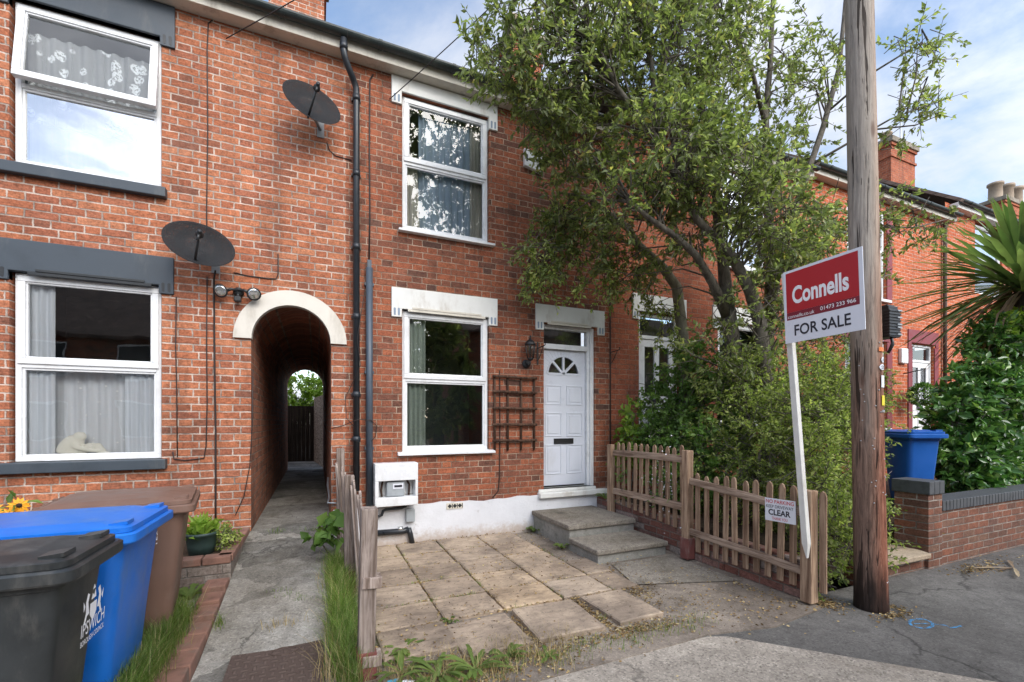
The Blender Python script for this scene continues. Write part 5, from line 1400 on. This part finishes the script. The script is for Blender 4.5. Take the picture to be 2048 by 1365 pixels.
def shrub(name, label, cat, loc, ells, mat, leaves, tl, L, W, stems, seed, hang=0, ymax=-.05, smat=None, up=.15, shell=.4):
    t = thing(name, label, cat, loc); rg = np.random.default_rng(seed)
    P, D, Ls, Ws, tw = sprays(ells, rg, leaves, tl, L, W, ymax=ymax, hang=hang, up=up, shell=shell)
    m = M()
    for p in tw: m.tube(p, [.005, .004, .003, .002], 4, cap=False)
    for a, b_, r_ in stems:
        mid = [(a[i] + b_[i]) / 2 + rg.normal() * .06 for i in range(3)]
        m.tube([a, mid, b_], [r_, r_ * .8, r_ * .4], 7)
    m.build('stem', smat or m_bark, t); leaf_mesh('foliage', P, D, Ls, Ws, mat, t, rg)
    return t
shrub('privet_shrub', 'yellow green small leaved privet bush growing behind the right picket fence', 'shrub', (4.9, -2.2, .3),
      [(4.75, -2.3, 1.1, .5, .55, .85, 240), (4.62, -2.85, .95, .35, .45, .75, 190), (5.3, -2.6, 1.3, .6, .5, .95, 260), (5.9, -2.4, 1.1, .6, .5, .9, 130), (5.4, -1.9, 1.45, .6, .5, .8, 130), (4.75, -1.6, 1.1, .45, .4, .6, 90), (6.4, -1.9, 1.3, .6, .5, .9, 80), (5.2, -1.6, 2.0, .7, .5, .5, 90), (6.0, -1.9, 2.2, .6, .5, .5, 80), (5.0, -2.6, 1.7, .5, .4, .45, 110), (5.6, -2.5, 2.1, .55, .4, .4, 80), (6.6, -2.3, 1.9, .5, .4, .6, 80), (5.0, -2.0, 2.1, .45, .4, .4, 60), (4.95, -3.15, .5, .5, .25, .4, 90), (4.27, -3.15, .35, .16, .16, .34, 40)],
      m_leaf_privet, 34, .32, .038, .019, [((4.9 + .1 * k, -2.2, .3), (4.6 + .25 * k, -2.4 + .1 * (k % 3), 1.5), .018) for k in range(7)], 21)
shrub('leafy_shrub', 'mid green leafy bush in front of the white door behind the fence', 'shrub', (4.7, -.9, .4),
      [(4.6, -1.0, 1.2, .42, .5, .65, 190), (5.1, -1.1, 1.5, .5, .5, .75, 200), (4.55, -1.55, 1.0, .3, .4, .6, 90), (4.75, -.7, 1.75, .35, .35, .5, 90), (5.0, -.8, 2.3, .35, .35, .5, 50), (5.6, -1.0, 1.9, .5, .4, .6, 110), (5.1, -1.2, 2.35, .5, .4, .45, 70), (6.2, -1.2, 1.6, .5, .4, .9, 110)], m_leaf_green, 26, .3, .055, .034, [((4.7, -.9, .4), (4.5 + .2 * k, -1.0, 1.5), .015) for k in range(4)], 22)
shrub('young_maple', 'bright lime green leafy plant at the corner where the fence meets the house', 'shrub', (4.35, -.4, .4),
      [(4.42, -.40, 1.35, .26, .24, .32, 34), (4.30, -.42, 1.10, .2, .2, .2, 16), (4.35, -.5, 1.75, .15, .15, .25, 9)], m_leaf_bright, 16, .26, .085, .055, [((4.35, -.4, .4), (4.4, -.42, 1.6), .012)], 23, hang=.2)
jas = shrub('climbing_plant', 'thin jasmine stems with small white flowers threaded through the picket fence', 'climber', (4.05, -1.4, .4),
      [(4.03, -1.5, .8, .05, .3, .28, 26), (4.0, -.75, .75, .05, .12, .3, 9)], m_leaf_green, 14, .22, .05, .016, [((4.05, -1.4, .4), (4.02, -1.5, 1.0), .006)], 24)
rg_ = np.random.default_rng(77); P = np.array([4.0, -1.5, .85]) + rg_.normal(size=(110, 3)) * np.array([.03, .22, .22]); D = rg_.normal(size=(110, 3)) + np.array([-.6, 0, .2])
leaf_mesh('flowers', P, D, np.full(110, .024), np.full(110, .018), m_inkwhite, jas, rg_)
shrub('glossy_shrub', 'large dark glossy leaved shrub behind the low brick wall on the right', 'shrub', (9.3, -2.55, .45),
      [(8.6, -2.6, 1.0, .55, .35, .5, 120), (9.1, -2.55, 1.1, .85, .4, .65, 230), (9.5, -2.5, 1.9, .95, .4, .7, 230), (10.2, -2.4, 2.6, .8, .4, .7, 150), (8.75, -2.5, 1.6, .5, .35, .6, 110), (10.6, -2.45, 1.4, .9, .4, .9, 150)], m_leaf_cam, 20, .3, .11, .056, [((9.2 + .2 * k, -2.5, .36), (8.8 + .4 * k, -2.5, 1.6), .03) for k in range(5)], 25)
shrub('light_shrub', 'lighter green bush top rising beneath the spiky palm at the right edge', 'shrub', (11.2, -2.3, .45),
      [(10.6, -2.4, 3.05, .7, .35, .4, 110), (11.3, -2.3, 3.0, .7, .4, .6, 90)], m_leaf_bright, 20, .3, .085, .04, [((10.6, -2.4, .4), (10.7, -2.4, 2.9), .03)], 26)
# spiky palm
ya = thing('spiky_palm', 'tall spiky palm with long sword shaped leaves at the right edge', 'palm', (10.9, -2.45, .4))
m = M(); m.tube([(10.9, -2.45, .36), (10.95, -2.45, 2.0), (10.9, -2.45, 4.2)], [.13, .11, .12], 10); m.build('trunk', m_bark, ya)
def swords(name, n, c, rng, Lr, wd, mat, elev, curve):
    vs = []; fs = []
    for i in range(n):
        az = rng.uniform(0, 2 * math.pi); el = rng.uniform(*elev); ln = rng.uniform(*Lr)
        d = Vector((math.cos(az) * math.cos(el), math.sin(az) * math.cos(el), math.sin(el)))
        sd = d.cross(Vector((0, 0, 1))).normalized(); base = Vector(c) + d * .08 + Vector((0, 0, rng.uniform(-.25, .1)))
        b0 = len(vs); K = 6
        for k in range(K + 1):
            t_ = k / K; p = base + d * ln * t_ + Vector((0, 0, -curve * rng.uniform(.6, 1.3) * ln * t_ ** 2.4))
            w = wd * (.55 + 1.1 * t_ if t_ < .35 else 1 * (1 - ((t_ - .35) / .65) ** 2.6)) + .001
            up = Vector((0, 0, 1)) * w * .35
            vs += [p - sd * w + up, p, p + sd * w + up]
        for k in range(K):
            a = b0 + 3 * k; fs += [(a, a + 1, a + 4, a + 3), (a + 1, a + 2, a + 5, a + 4)]
    m = M(); m.add(vs, fs, True); return m.build(name, mat, ya)
rg = random.Random(31)
swords('crown', 170, (10.75, -2.5, 3.95), rg, (1.2, 1.9), .046, m_leaf_yucca, (R(-28), R(80)), .16)
swords('dead_skirt', 90, (10.8, -2.5, 3.8), rg, (1.0, 1.6), .024, m_leaf_dry, (R(-55), R(-8)), .35)

# ------------------------------------------------------------------ WEEDS, GRASS, FLOWERS, LITTER
def blades(name, spots, mat, rng, label=None, cat=None, kind='stuff'):
    """spots (x,y,z,rx,ry,n,h)"""
    vs = []; fs = []
    for (x, y, z, rx, ry, n, h) in spots:
        for _ in range(n):
            bx_, by_ = x + rng.gauss(0, rx), y + rng.gauss(0, ry); zz = z(by_) if callable(z) else z
            ln = h * rng.uniform(.45, 1.15); az = rng.uniform(0, 2 * math.pi); le = rng.uniform(.1, .9) * ln; w = rng.uniform(.0011, .0023)
            sx_, sy_ = -math.sin(az) * w, math.cos(az) * w; b0 = len(vs)
            for t_ in (0, .4, .75): 
                cxp, cyp = bx_ + math.cos(az) * le * t_ ** 2, by_ + math.sin(az) * le * t_ ** 2; hz = zz + ln * (t_ - .15 * t_ ** 2)
                k_ = 1 - t_ * .6; vs += [(cxp - sx_ * k_, cyp - sy_ * k_, hz), (cxp + sx_ * k_, cyp + sy_ * k_, hz)]
            vs.append((bx_ + math.cos(az) * le, by_ + math.sin(az) * le, zz + ln * .84))
            fs += [(b0, b0 + 1, b0 + 3, b0 + 2), (b0 + 2, b0 + 3, b0 + 5, b0 + 4), (b0 + 4, b0 + 5, b0 + 6)]
    m = M(); m.add(vs, fs); o = m.build(name, mat); return tag(o, label, cat, None, kind)
rg = random.Random(41)
blades('grass', [(-.93, -1.9 - .22 * k, .095, .045, .12, 800, .25) for k in range(8)], m_grass, rg, 'tall green grass between the bins and the brick edging', 'grass')
blades('grass', [(.19, -1.3 - .2 * k, pz, .045, .11, 700, .27 if k > 2 else .2) for k in range(9)] + [(.14, -1.15, pz, .04, .12, 120, .15)], m_grass, rg, 'tall green grass along the foot of the grey picket fence', 'grass')
blades('grass', [(rg.uniform(.45, 2.6), rg.choice(rows[1:]) + rg.uniform(-.02, .02), .01, .06, .012, 26, .05) for k in range(26)] + [(rg.choice(cols[1:5]), rg.uniform(-2.8, -.2), .01, .01, .07, 20, .045) for k in range(16)] + [(.6 + .17 * k, -3.2 + .06 * math.sin(k * 2), .0, .09, .06, 60, .06) for k in range(14)], m_grass, rg, 'short grass and moss sprouting in the joints of the patio', 'grass')
blades('grass', [(-.3 + .1 * k, -1.55 - .1 * (k % 3), pz, .05, .02, 26, .05) for k in range(3)] + [(-.4, -.12, pz, .05, .03, 60, .06), (-.05, -.15, pz, .06, .03, 50, .05), (-.66, -1.95, pz, .02, .05, 60, .1)], m_grass, rg, 'sparse grass sprouting from cracks in the path', 'grass')
blades('dry_grass', [(.42 + .13 * k, -3.02 - .11 * (k % 3), .0, .08, .08, 110, .11) for k in range(10)] + [(-.25, -2.1, pz, .06, .03, 60, .1), (.2, -1.6, pz, .06, .08, 60, .12), (.05, -2.9, pz, .04, .15, 40, .3)] + [(.16, -1.4 - .22 * k, pz, .06, .12, 70, .16) for k in range(8)] + [(-.93, -1.9 - .25 * k, .095, .06, .12, 70, .16) for k in range(7)], m_straw, rg, 'pale dry grass and straw at the front edge of the patio', 'dry grass')

m_weed = leafmat('weed_leaf', [(0, (.10, .16, .035)), (1, (.17, .23, .06))], .35, .5)
def weed(label, x, y, z, n, L, W, seed, el=(.15, .7), mat=None, name='dandelion'):
    rg_ = random.Random(seed); vs = []; fs = []
    for i in range(n):
        az = rg_.uniform(0, 6.283); e = rg_.uniform(*el); ln = L * rg_.uniform(.6, 1.15); d = Vector((math.cos(az), math.sin(az), 0)); s_ = Vector((-d.y, d.x, 0)); b0 = len(vs); K = 7
        for k in range(K + 1):
            t_ = k / K; p = Vector((x, y, z + .01)) + d * ln * t_ + Vector((0, 0, ln * (math.sin(e) * 1.6 * t_ - 1.1 * math.sin(e) * t_ ** 2)))
            w = W * (.25 + t_ * 1.1 if t_ < .65 else 1 - ((t_ - .65) / .35) ** 2) * (.72 if k % 2 else 1.1) * .5 + .0005
            vs += [p - s_ * w + Vector((0, 0, w * .3)), p, p + s_ * w + Vector((0, 0, w * .3))]
        for k in range(K): a = b0 + 3 * k; fs += [(a, a + 1, a + 4, a + 3), (a + 1, a + 2, a + 5, a + 4)]
    m = M(); m.add(vs, fs, True); return tag(m.build(name, mat or m_weed), label, 'weed', 'weeds along the front edge of the patio')
for i, (lab, x, y, n, L) in enumerate((('small broad leaved weed against the foot of the front grey fence post', .42, -2.80, 10, .12), ('low weed between the white litter and the leaf strewn patio edge', .62, -3.28, 12, .13), ('tiny weed in the joint behind the first loose slab', .98, -2.44, 9, .08), ('ragged weed in the straw below the middle loose slab', 1.42, -3.22, 12, .10))):
    weed(lab, x, y, .0, n, L, .028, 90 + i, (.2, .9))
for i, (lab, x, y, n, L) in enumerate((('dandelion rosette nearest to the grey fence post, beside the white litter', .50, -3.02, 16, .2), ('large toothed dandelion clump right of the white litter', .70, -3.14, 22, .22), ('dandelion clump in the middle of the weedy patio edge', .93, -3.16, 22, .22), ('small dandelion at the left corner of the first loose slab', .56, -2.72, 12, .15), ('dandelion farthest right, below the first loose slab', 1.17, -3.1, 16, .15))):
    weed(lab, x, y, .0, n, L, .034, 50 + i)
weed('small weed growing at the corner of the lower concrete step', 2.82, -1.0, .0, 10, .12, .05, 61, (.6, 1.2)); weed('weed growing where the upper step meets the white plinth', 2.86, -.12, .0, 12, .16, .05, 62, (.6, 1.3))
weed('weed growing at the foot of the planter beside the edging bricks', -.98, -1.34, .09, 14, .16, .07, 63, (.5, 1.2))
weed('weed at the right end of the door sill by the fence post', 4.02, -.25, .40, 12, .16, .05, 65, (.7, 1.3))
shrub('hogweed', 'broad leaved weed with mid green leaves leaning out from the grey picket fence', 'weed', (.13, -1.0, .2), [(.10, -1.0, .50, .12, .13, .12, 9)], m_leaf_green, 8, .2, .13, .10, [((.16, -1.0, .2), (.10, -1.0, .55), .008)], 27, up=.3)
weed('broken leaf stalk lying on the tarmac below the low brick wall', 7.0, -3.6, -.01, 4, .45, .04, 66, (.0, .12), m_leaf_dry, 'palm_leaf')

pp = thing('plant_pot', 'dark green ribbed plant pot on the planter beside the brown bin', 'plant pot', (-.98, -.85, .37))
m = M(); m.lathe([(.10, 0), (.115, .08), (.125, .17), (.135, .175), (.135, .20), (.12, .2), (.11, .17)], (-.98, -.88, .372), 20); m.build('pot', m_pot, pp)
rng = np.random.default_rng(8)
P = np.array([-.98, -.88, .56]) + rng.normal(size=(90, 3)) * np.array([.05, .05, .04]); D = rng.normal(size=(90, 3)) * .7 + np.array([0, 0, .8])
leaf_mesh('plant', P, D, rng.uniform(.09, .17, 90), rng.uniform(.03, .06, 90), m_leaf_bright, pp, rng)
shrub('bedding_plant', 'small mixed green bedding plant spilling over the planter corner', 'plant', (-.78, -.8, .37), [(-.80, -.82, .48, .09, .15, .12, 34)], m_leaf_privet, 24, .14, .03, .018, [((-.8, -.8, .37), (-.8, -.8, .5), .006)], 28)
fw = thing('coneflower', 'yellow orange black eyed daisy flowers behind the blue bin at the left edge', 'flower', (-2.1, -1.3, .37))
m = M(); heads = [(-1.98, -1.45, .99, (.3, -.8, .25)), (-2.01, -1.48, .93, (.4, -.8, -.1)), (-1.95, -1.46, .90, (.5, -.7, -.3)), (-2.10, -1.5, .97, (-.2, -.9, .2)), (-2.14, -1.46, .91, (0, -.9, 0))]
for (x, y, z, nn) in heads: m.tube([(-2.05, -1.2, .37), (x - .03, y + .1, z - .25), (x, y + .02, z)], [.006, .005, .004], 5)
m.build('stem', m_leaf_green, fw)
for (x, y, z, nn) in heads:
    nn = Vector(nn).normalized(); u = nn.cross(Vector((0, 0, 1))).normalized(); v_ = nn.cross(u); q = M(); c_ = Vector((x, y, z))
    for k in range(13):
        a = 2 * math.pi * k / 13 + rg.uniform(-.1, .1); d = u * math.cos(a) + v_ * math.sin(a); s_ = nn.cross(d); ln = rg.uniform(.055, .07)
        q.add([c_ + d * .012, c_ + d * ln * .55 - s_ * .012 - nn * .004, c_ + d * ln - nn * .018, c_ + d * ln * .55 + s_ * .012 - nn * .004], [(0, 1, 2), (0, 2, 3)])
    fh = q.build('flower_head', m_petal, fw)
    q = M(); q.lathe([(.016, 0), (.016, .008), (.010, .015), (.001, .017)], c_, 10, axis=nn); q.build('flower_centre', m_seed, fh)
rng = np.random.default_rng(9)
P = np.array([-2.15, -1.3, .75]) + rng.normal(size=(140, 3)) * np.array([.12, .1, .14]); D = rng.normal(size=(140, 3)) + np.array([0, 0, .2])
leaf_mesh('leaves', P, D, rng.uniform(.07, .13, 140), rng.uniform(.025, .045, 140), m_leaf_green, fw, rng)

# litter and fallen leaves
m = M(); rl = random.Random(4)
def crumple(m, c, w, h, n, seed, amp):
    r_ = random.Random(seed); vs = []; fs = []
    for j in range(n + 1):
        for i in range(n + 1): vs.append((c[0] + (i / n - .5) * w + r_.uniform(-.01, .01), c[1] + (j / n - .5) * h + (i / n) * .03 + r_.uniform(-.008, .008), c[2] + r_.uniform(0, amp)))
    for j in range(n):
        for i in range(n): a = j * (n + 1) + i; fs.append((a, a + 1, a + n + 2, a + n + 1))
    m.add(vs, fs)
lt = thing('litter', 'crumpled white and blue scrap of paper litter at the front of the patio', 'litter', (.46, -3.2, 0))
crumple(m, (.47, -3.17, .012), .14, .05, 5, 4, .03); m.build('paper', m_paper, lt); m = M(); crumple(m, (.435, -3.11, .012), .07, .035, 3, 6, .02); m.build('wrapper', m_bluepaper, lt)
def litter(name, label, spots, L, seed, mat=m_litter):
    rg_ = np.random.default_rng(seed); P = []; 
    for (x, y, rx, ry, n, z) in spots: P.append(np.stack([rg_.normal(x, rx, n), rg_.normal(y, ry, n), z + rg_.uniform(.002, .014, n)], 1))
    P = np.concatenate(P); n = len(P); a = rg_.uniform(0, 6.283, n); D = np.stack([np.cos(a), np.sin(a), rg_.normal(0, .12, n)], 1)
    s_ = rg_.uniform(.5, 1.2, n); o = leaf_mesh(name, P, D, L * s_, L * .5 * s_, mat, None, rg_, fold=.1, droop=.0); return tag(o, label, 'fallen leaves', None, 'stuff')
litter('fallen_leaves', 'brown and yellow fallen leaves between the loose slabs and along the patio edge', [(2.11, -2.75, .025, .22, 420, .005), (2.75, -2.5, .10, .18, 420, .006), (2.35, -3.12, .22, .06, 420, .004), (1.75, -3.12, .3, .04, 300, .004), (1.0, -3.22, .4, .09, 900, .004), (1.0, -3.0, .5, .06, 500, .006), (.75, -2.6, .3, .3, 220, .036), (2.2, -1.6, .6, .6, 260, .036), (3.0, -3.0, .4, .2, 260, .004), (1.455, -2.75, .015, .2, 160, .006), (.6, -3.0, .12, .15, 160, .004), (2.3, -2.42, .3, .012, 140, .008), (2.8, -.3, .1, .2, 60, .006), (1.8, -.07, .7, .02, 200, .034), (1.6, -1.3, .8, .8, 420, .036), (3.2, -2.6, .35, .4, 160, .006)] + [(x_, -1.4, .012, .9, 130, .02) for x_ in cols[1:5]] + [(1.5, y_, .75, .012, 150, .022) for y_ in rows[1:6]] + [(2.9, -1.9, .1, .15, 90, .006)], .026, 71)
litter('fallen_leaves', 'yellow fallen leaves heaped at the foot of the telegraph pole and fence post', [(4.12, -3.36, .08, .08, 420, -.008), (4.38, -3.76, .12, .035, 160, -.008), (4.56, -3.62, .03, .09, 110, -.008), (3.8, -2.9, .05, .35, 150, .005), (3.4, -3.3, .3, .1, 80, .004)], .028, 72)
litter('fallen_leaves', 'dry leaves lying on the tarmac below the low brick wall', [(6.6, -3.45, .2, .07, 300, -.01), (7.1, -3.4, .3, .08, 80, -.01)], .028, 73)
litter('fallen_leaves', 'scattered leaves on the soil beside the far blue bin', [(6.0, -2.2, .5, .4, 500, .365)], .035, 74)
# blue spray mark on the pavement
m = M()
def strip(pts, w, z=-.008):
    vs = []; fs = []
    for i, p in enumerate(pts):
        a = pts[max(i - 1, 0)]; b_ = pts[min(i + 1, len(pts) - 1)]; d = Vector((b_[0] - a[0], b_[1] - a[1], 0)).normalized(); s_ = Vector((-d.y, d.x, 0)) * w
        vs += [(p[0] - s_.x, p[1] - s_.y, z), (p[0] + s_.x, p[1] + s_.y, z)]
    for i in range(len(pts) - 1): fs.append((2 * i, 2 * i + 1, 2 * i + 3, 2 * i + 2))
    m.add(vs, fs)
strip([(4.42 + .115 * math.cos(a) + .02 * math.sin(a), -3.92 + .065 * math.sin(a)) for a in [2 * math.pi * k / 20 for k in range(21)]], .010)
strip([(4.50, -3.97), (4.56, -4.02), (4.53, -4.05), (4.60, -4.07), (4.66, -4.07)], .008)
strip([(4.36, -3.90), (4.44, -3.93), (4.48, -3.96)], .008)
tag(m.build('spray_mark', m_spray), 'blue spray painted utility mark on the tarmac pavement', 'paint mark')

# ------------------------------------------------------------------ BACK GARDEN THROUGH THE PASSAGE
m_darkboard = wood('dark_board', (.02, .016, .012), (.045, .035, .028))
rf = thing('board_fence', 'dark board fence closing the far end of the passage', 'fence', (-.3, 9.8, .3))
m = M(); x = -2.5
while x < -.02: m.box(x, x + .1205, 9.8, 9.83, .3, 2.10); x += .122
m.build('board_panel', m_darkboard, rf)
sf = thing('side_fence', 'sunlit side board fence beyond the far end of the passage', 'fence', (.1, 8.8, .3))
m = M(); y = 7.5
while y < 9.75: xx = .20 - .105 * (y - 7.3); m.prism([(xx, y, .3), (xx + .03, y, .3), (xx + .018, y + .12, .3), (xx - .012, y + .12, .3)], (0, 0, 2.05)); y += .128
m.build('board_panel', m_rail, sf)
shrub('garden_bush', 'bright green bush glimpsed through the far end of the passage', 'shrub', (-.4, 12, .3), [(-.5, 11.5, 2.6, 1.1, .6, .8, 160), (-.2, 11.2, 2.1, .8, .4, .5, 60)], m_leaf_bright, 26, .5, .12, .06, [((-.4, 12, .3), (-.4, 11.8, 2.5), .04)], 33, ymax=None)
# trees across the road
for i, (lab, x, y, s_) in enumerate((('broad dark tree across the road, reflected in the lower window beside the front door', 5.2, -14.5, 1.0), ('tall tree across the road, reflected in the middle upper window', 3.4, -13.0, 1.0))):
    shrub('street_tree', lab, 'tree', (x, y, 0), ([(x, y, 3.2, 2.0, 1.4, 2.6, 260), (x - .4, y, 6.3, 1.6, 1.4, 1.6, 120), (x - 1.6, y, 1.8, 1.2, 1, 1.6, 90)] if i == 0 else [(x, y, 11.5, 1.7, 1.3, 3.2, 95), (x - 1.0, y, 8.5, 1.3, 1.2, 1.6, 40)]), m_leaf, 22, 1.1, .26, .14, [((x, y, -.1), (x + .2, y, 5.5 + 6 * i), .25)], 80 + i, ymax=None)

# ------------------------------------------------------------------ WORLD, SUN, CAMERA
w = bpy.data.worlds.new('World'); scene.world = w; w.use_nodes = True
nt = w.node_tree; nt.nodes.clear()
S = Vector((.22, -.78, .60)).normalized()
sky = nt.nodes.new('ShaderNodeTexSky'); sky.sky_type = 'NISHITA'; sky.sun_disc = False
sky.sun_elevation = math.asin(S.z); sky.sun_rotation = math.atan2(S.x, S.y); sky.air_density = 1.0; sky.dust_density = 1.0; sky.ozone_density = 1.5
tc = nt.nodes.new('ShaderNodeTexCoord'); sp = nt.nodes.new('ShaderNodeSeparateXYZ'); nt.links.new(tc.outputs['Generated'], sp.inputs[0])
def wm(op, a, b_=None, clamp=False):
    x = nt.nodes.new('ShaderNodeMath'); x.operation = op; x.use_clamp = clamp
    for i, q in enumerate((a, b_)):
        if q is None: continue
        if isinstance(q, (int, float)): x.inputs[i].default_value = q
        else: nt.links.new(q, x.inputs[i])
    return x.outputs[0]
zz = wm('ADD', wm('MAXIMUM', sp.outputs[2], 0.0), .22)
cb = nt.nodes.new('ShaderNodeCombineXYZ'); nt.links.new(wm('DIVIDE', sp.outputs[0], zz), cb.inputs[0]); nt.links.new(wm('DIVIDE', sp.outputs[1], zz), cb.inputs[1]); cb.inputs[2].default_value = 4.35
n1 = nt.nodes.new('ShaderNodeTexNoise'); nt.links.new(cb.outputs[0], n1.inputs['Vector']); n1.inputs['Scale'].default_value = 1.15; n1.inputs['Detail'].default_value = 9; n1.inputs['Roughness'].default_value = .58; n1.inputs['Distortion'].default_value = .35
n2 = nt.nodes.new('ShaderNodeTexNoise'); nt.links.new(cb.outputs[0], n2.inputs['Vector']); n2.inputs['Scale'].default_value = 2.7; n2.inputs['Detail'].default_value = 6
mr = nt.nodes.new('ShaderNodeMapRange'); mr.interpolation_type = 'SMOOTHSTEP'; nt.links.new(n1.outputs[0], mr.inputs[0]); mr.inputs[1].default_value = .42; mr.inputs[2].default_value = .62
cm = nt.nodes.new('ShaderNodeValToRGB'); nt.links.new(n2.outputs[0], cm.inputs[0])
cm.color_ramp.elements[0].position = .3; cm.color_ramp.elements[0].color = (5.4, 5.8, 6.9, 1); cm.color_ramp.elements[1].position = .62; cm.color_ramp.elements[1].color = (6.5, 6.65, 6.9, 1)
sk = nt.nodes.new('ShaderNodeMix'); sk.data_type = 'RGBA'; sk.blend_type = 'MULTIPLY'; sk.inputs[0].default_value = 1; nt.links.new(sky.outputs[0], sk.inputs[6]); sk.inputs[7].default_value = (2.4, 2.25, 2.1, 1)
dp = nt.nodes.new('ShaderNodeVectorMath'); dp.operation = 'DOT_PRODUCT'; nt.links.new(tc.outputs['Generated'], dp.inputs[0]); dp.inputs[1].default_value = tuple(S)
gl = wm('ADD', wm('MULTIPLY', wm('POWER', wm('MAXIMUM', dp.outputs['Value'], 0.0), 2.0), 4.2), 1.0)
cg = nt.nodes.new('ShaderNodeVectorMath'); cg.operation = 'SCALE'; nt.links.new(cm.outputs[0], cg.inputs[0]); nt.links.new(gl, cg.inputs['Scale'])
mx = nt.nodes.new('ShaderNodeMix'); mx.data_type = 'RGBA'; nt.links.new(mr.outputs[0], mx.inputs[0]); nt.links.new(sk.outputs[2], mx.inputs[6]); nt.links.new(cg.outputs[0], mx.inputs[7])
bg = nt.nodes.new('ShaderNodeBackground'); bg.inputs[1].default_value = .15; nt.links.new(mx.outputs[2], bg.inputs[0])
wo = nt.nodes.new('ShaderNodeOutputWorld'); nt.links.new(bg.outputs[0], wo.inputs[0])
ld = bpy.data.lights.new('sun', 'SUN'); ld.energy = 2.9; ld.angle = R(38); ld.color = (1, .95, .87)
lo = bpy.data.objects.new('sun', ld); col.objects.link(lo); lo.rotation_euler = (-S).to_track_quat('-Z', 'Y').to_euler(); lo.location = (0, -10, 20)

cd = bpy.data.cameras.new('camera'); cam = bpy.data.objects.new('camera', cd); col.objects.link(cam)
cam.location = (0, -5.87, 1.6); yaw = math.atan2(.402, .916)
cam.rotation_euler = (R(90), 0, -yaw); cd.sensor_width = 36; cd.lens = 893 / 2048 * 36
cd.shift_y = (844 - 682.5) / 2048; cd.clip_end = 1000; cd.clip_start = .05
scene.camera = cam
scene.view_settings.view_transform = 'Standard'; scene.view_settings.look = 'None'; scene.view_settings.exposure = 0
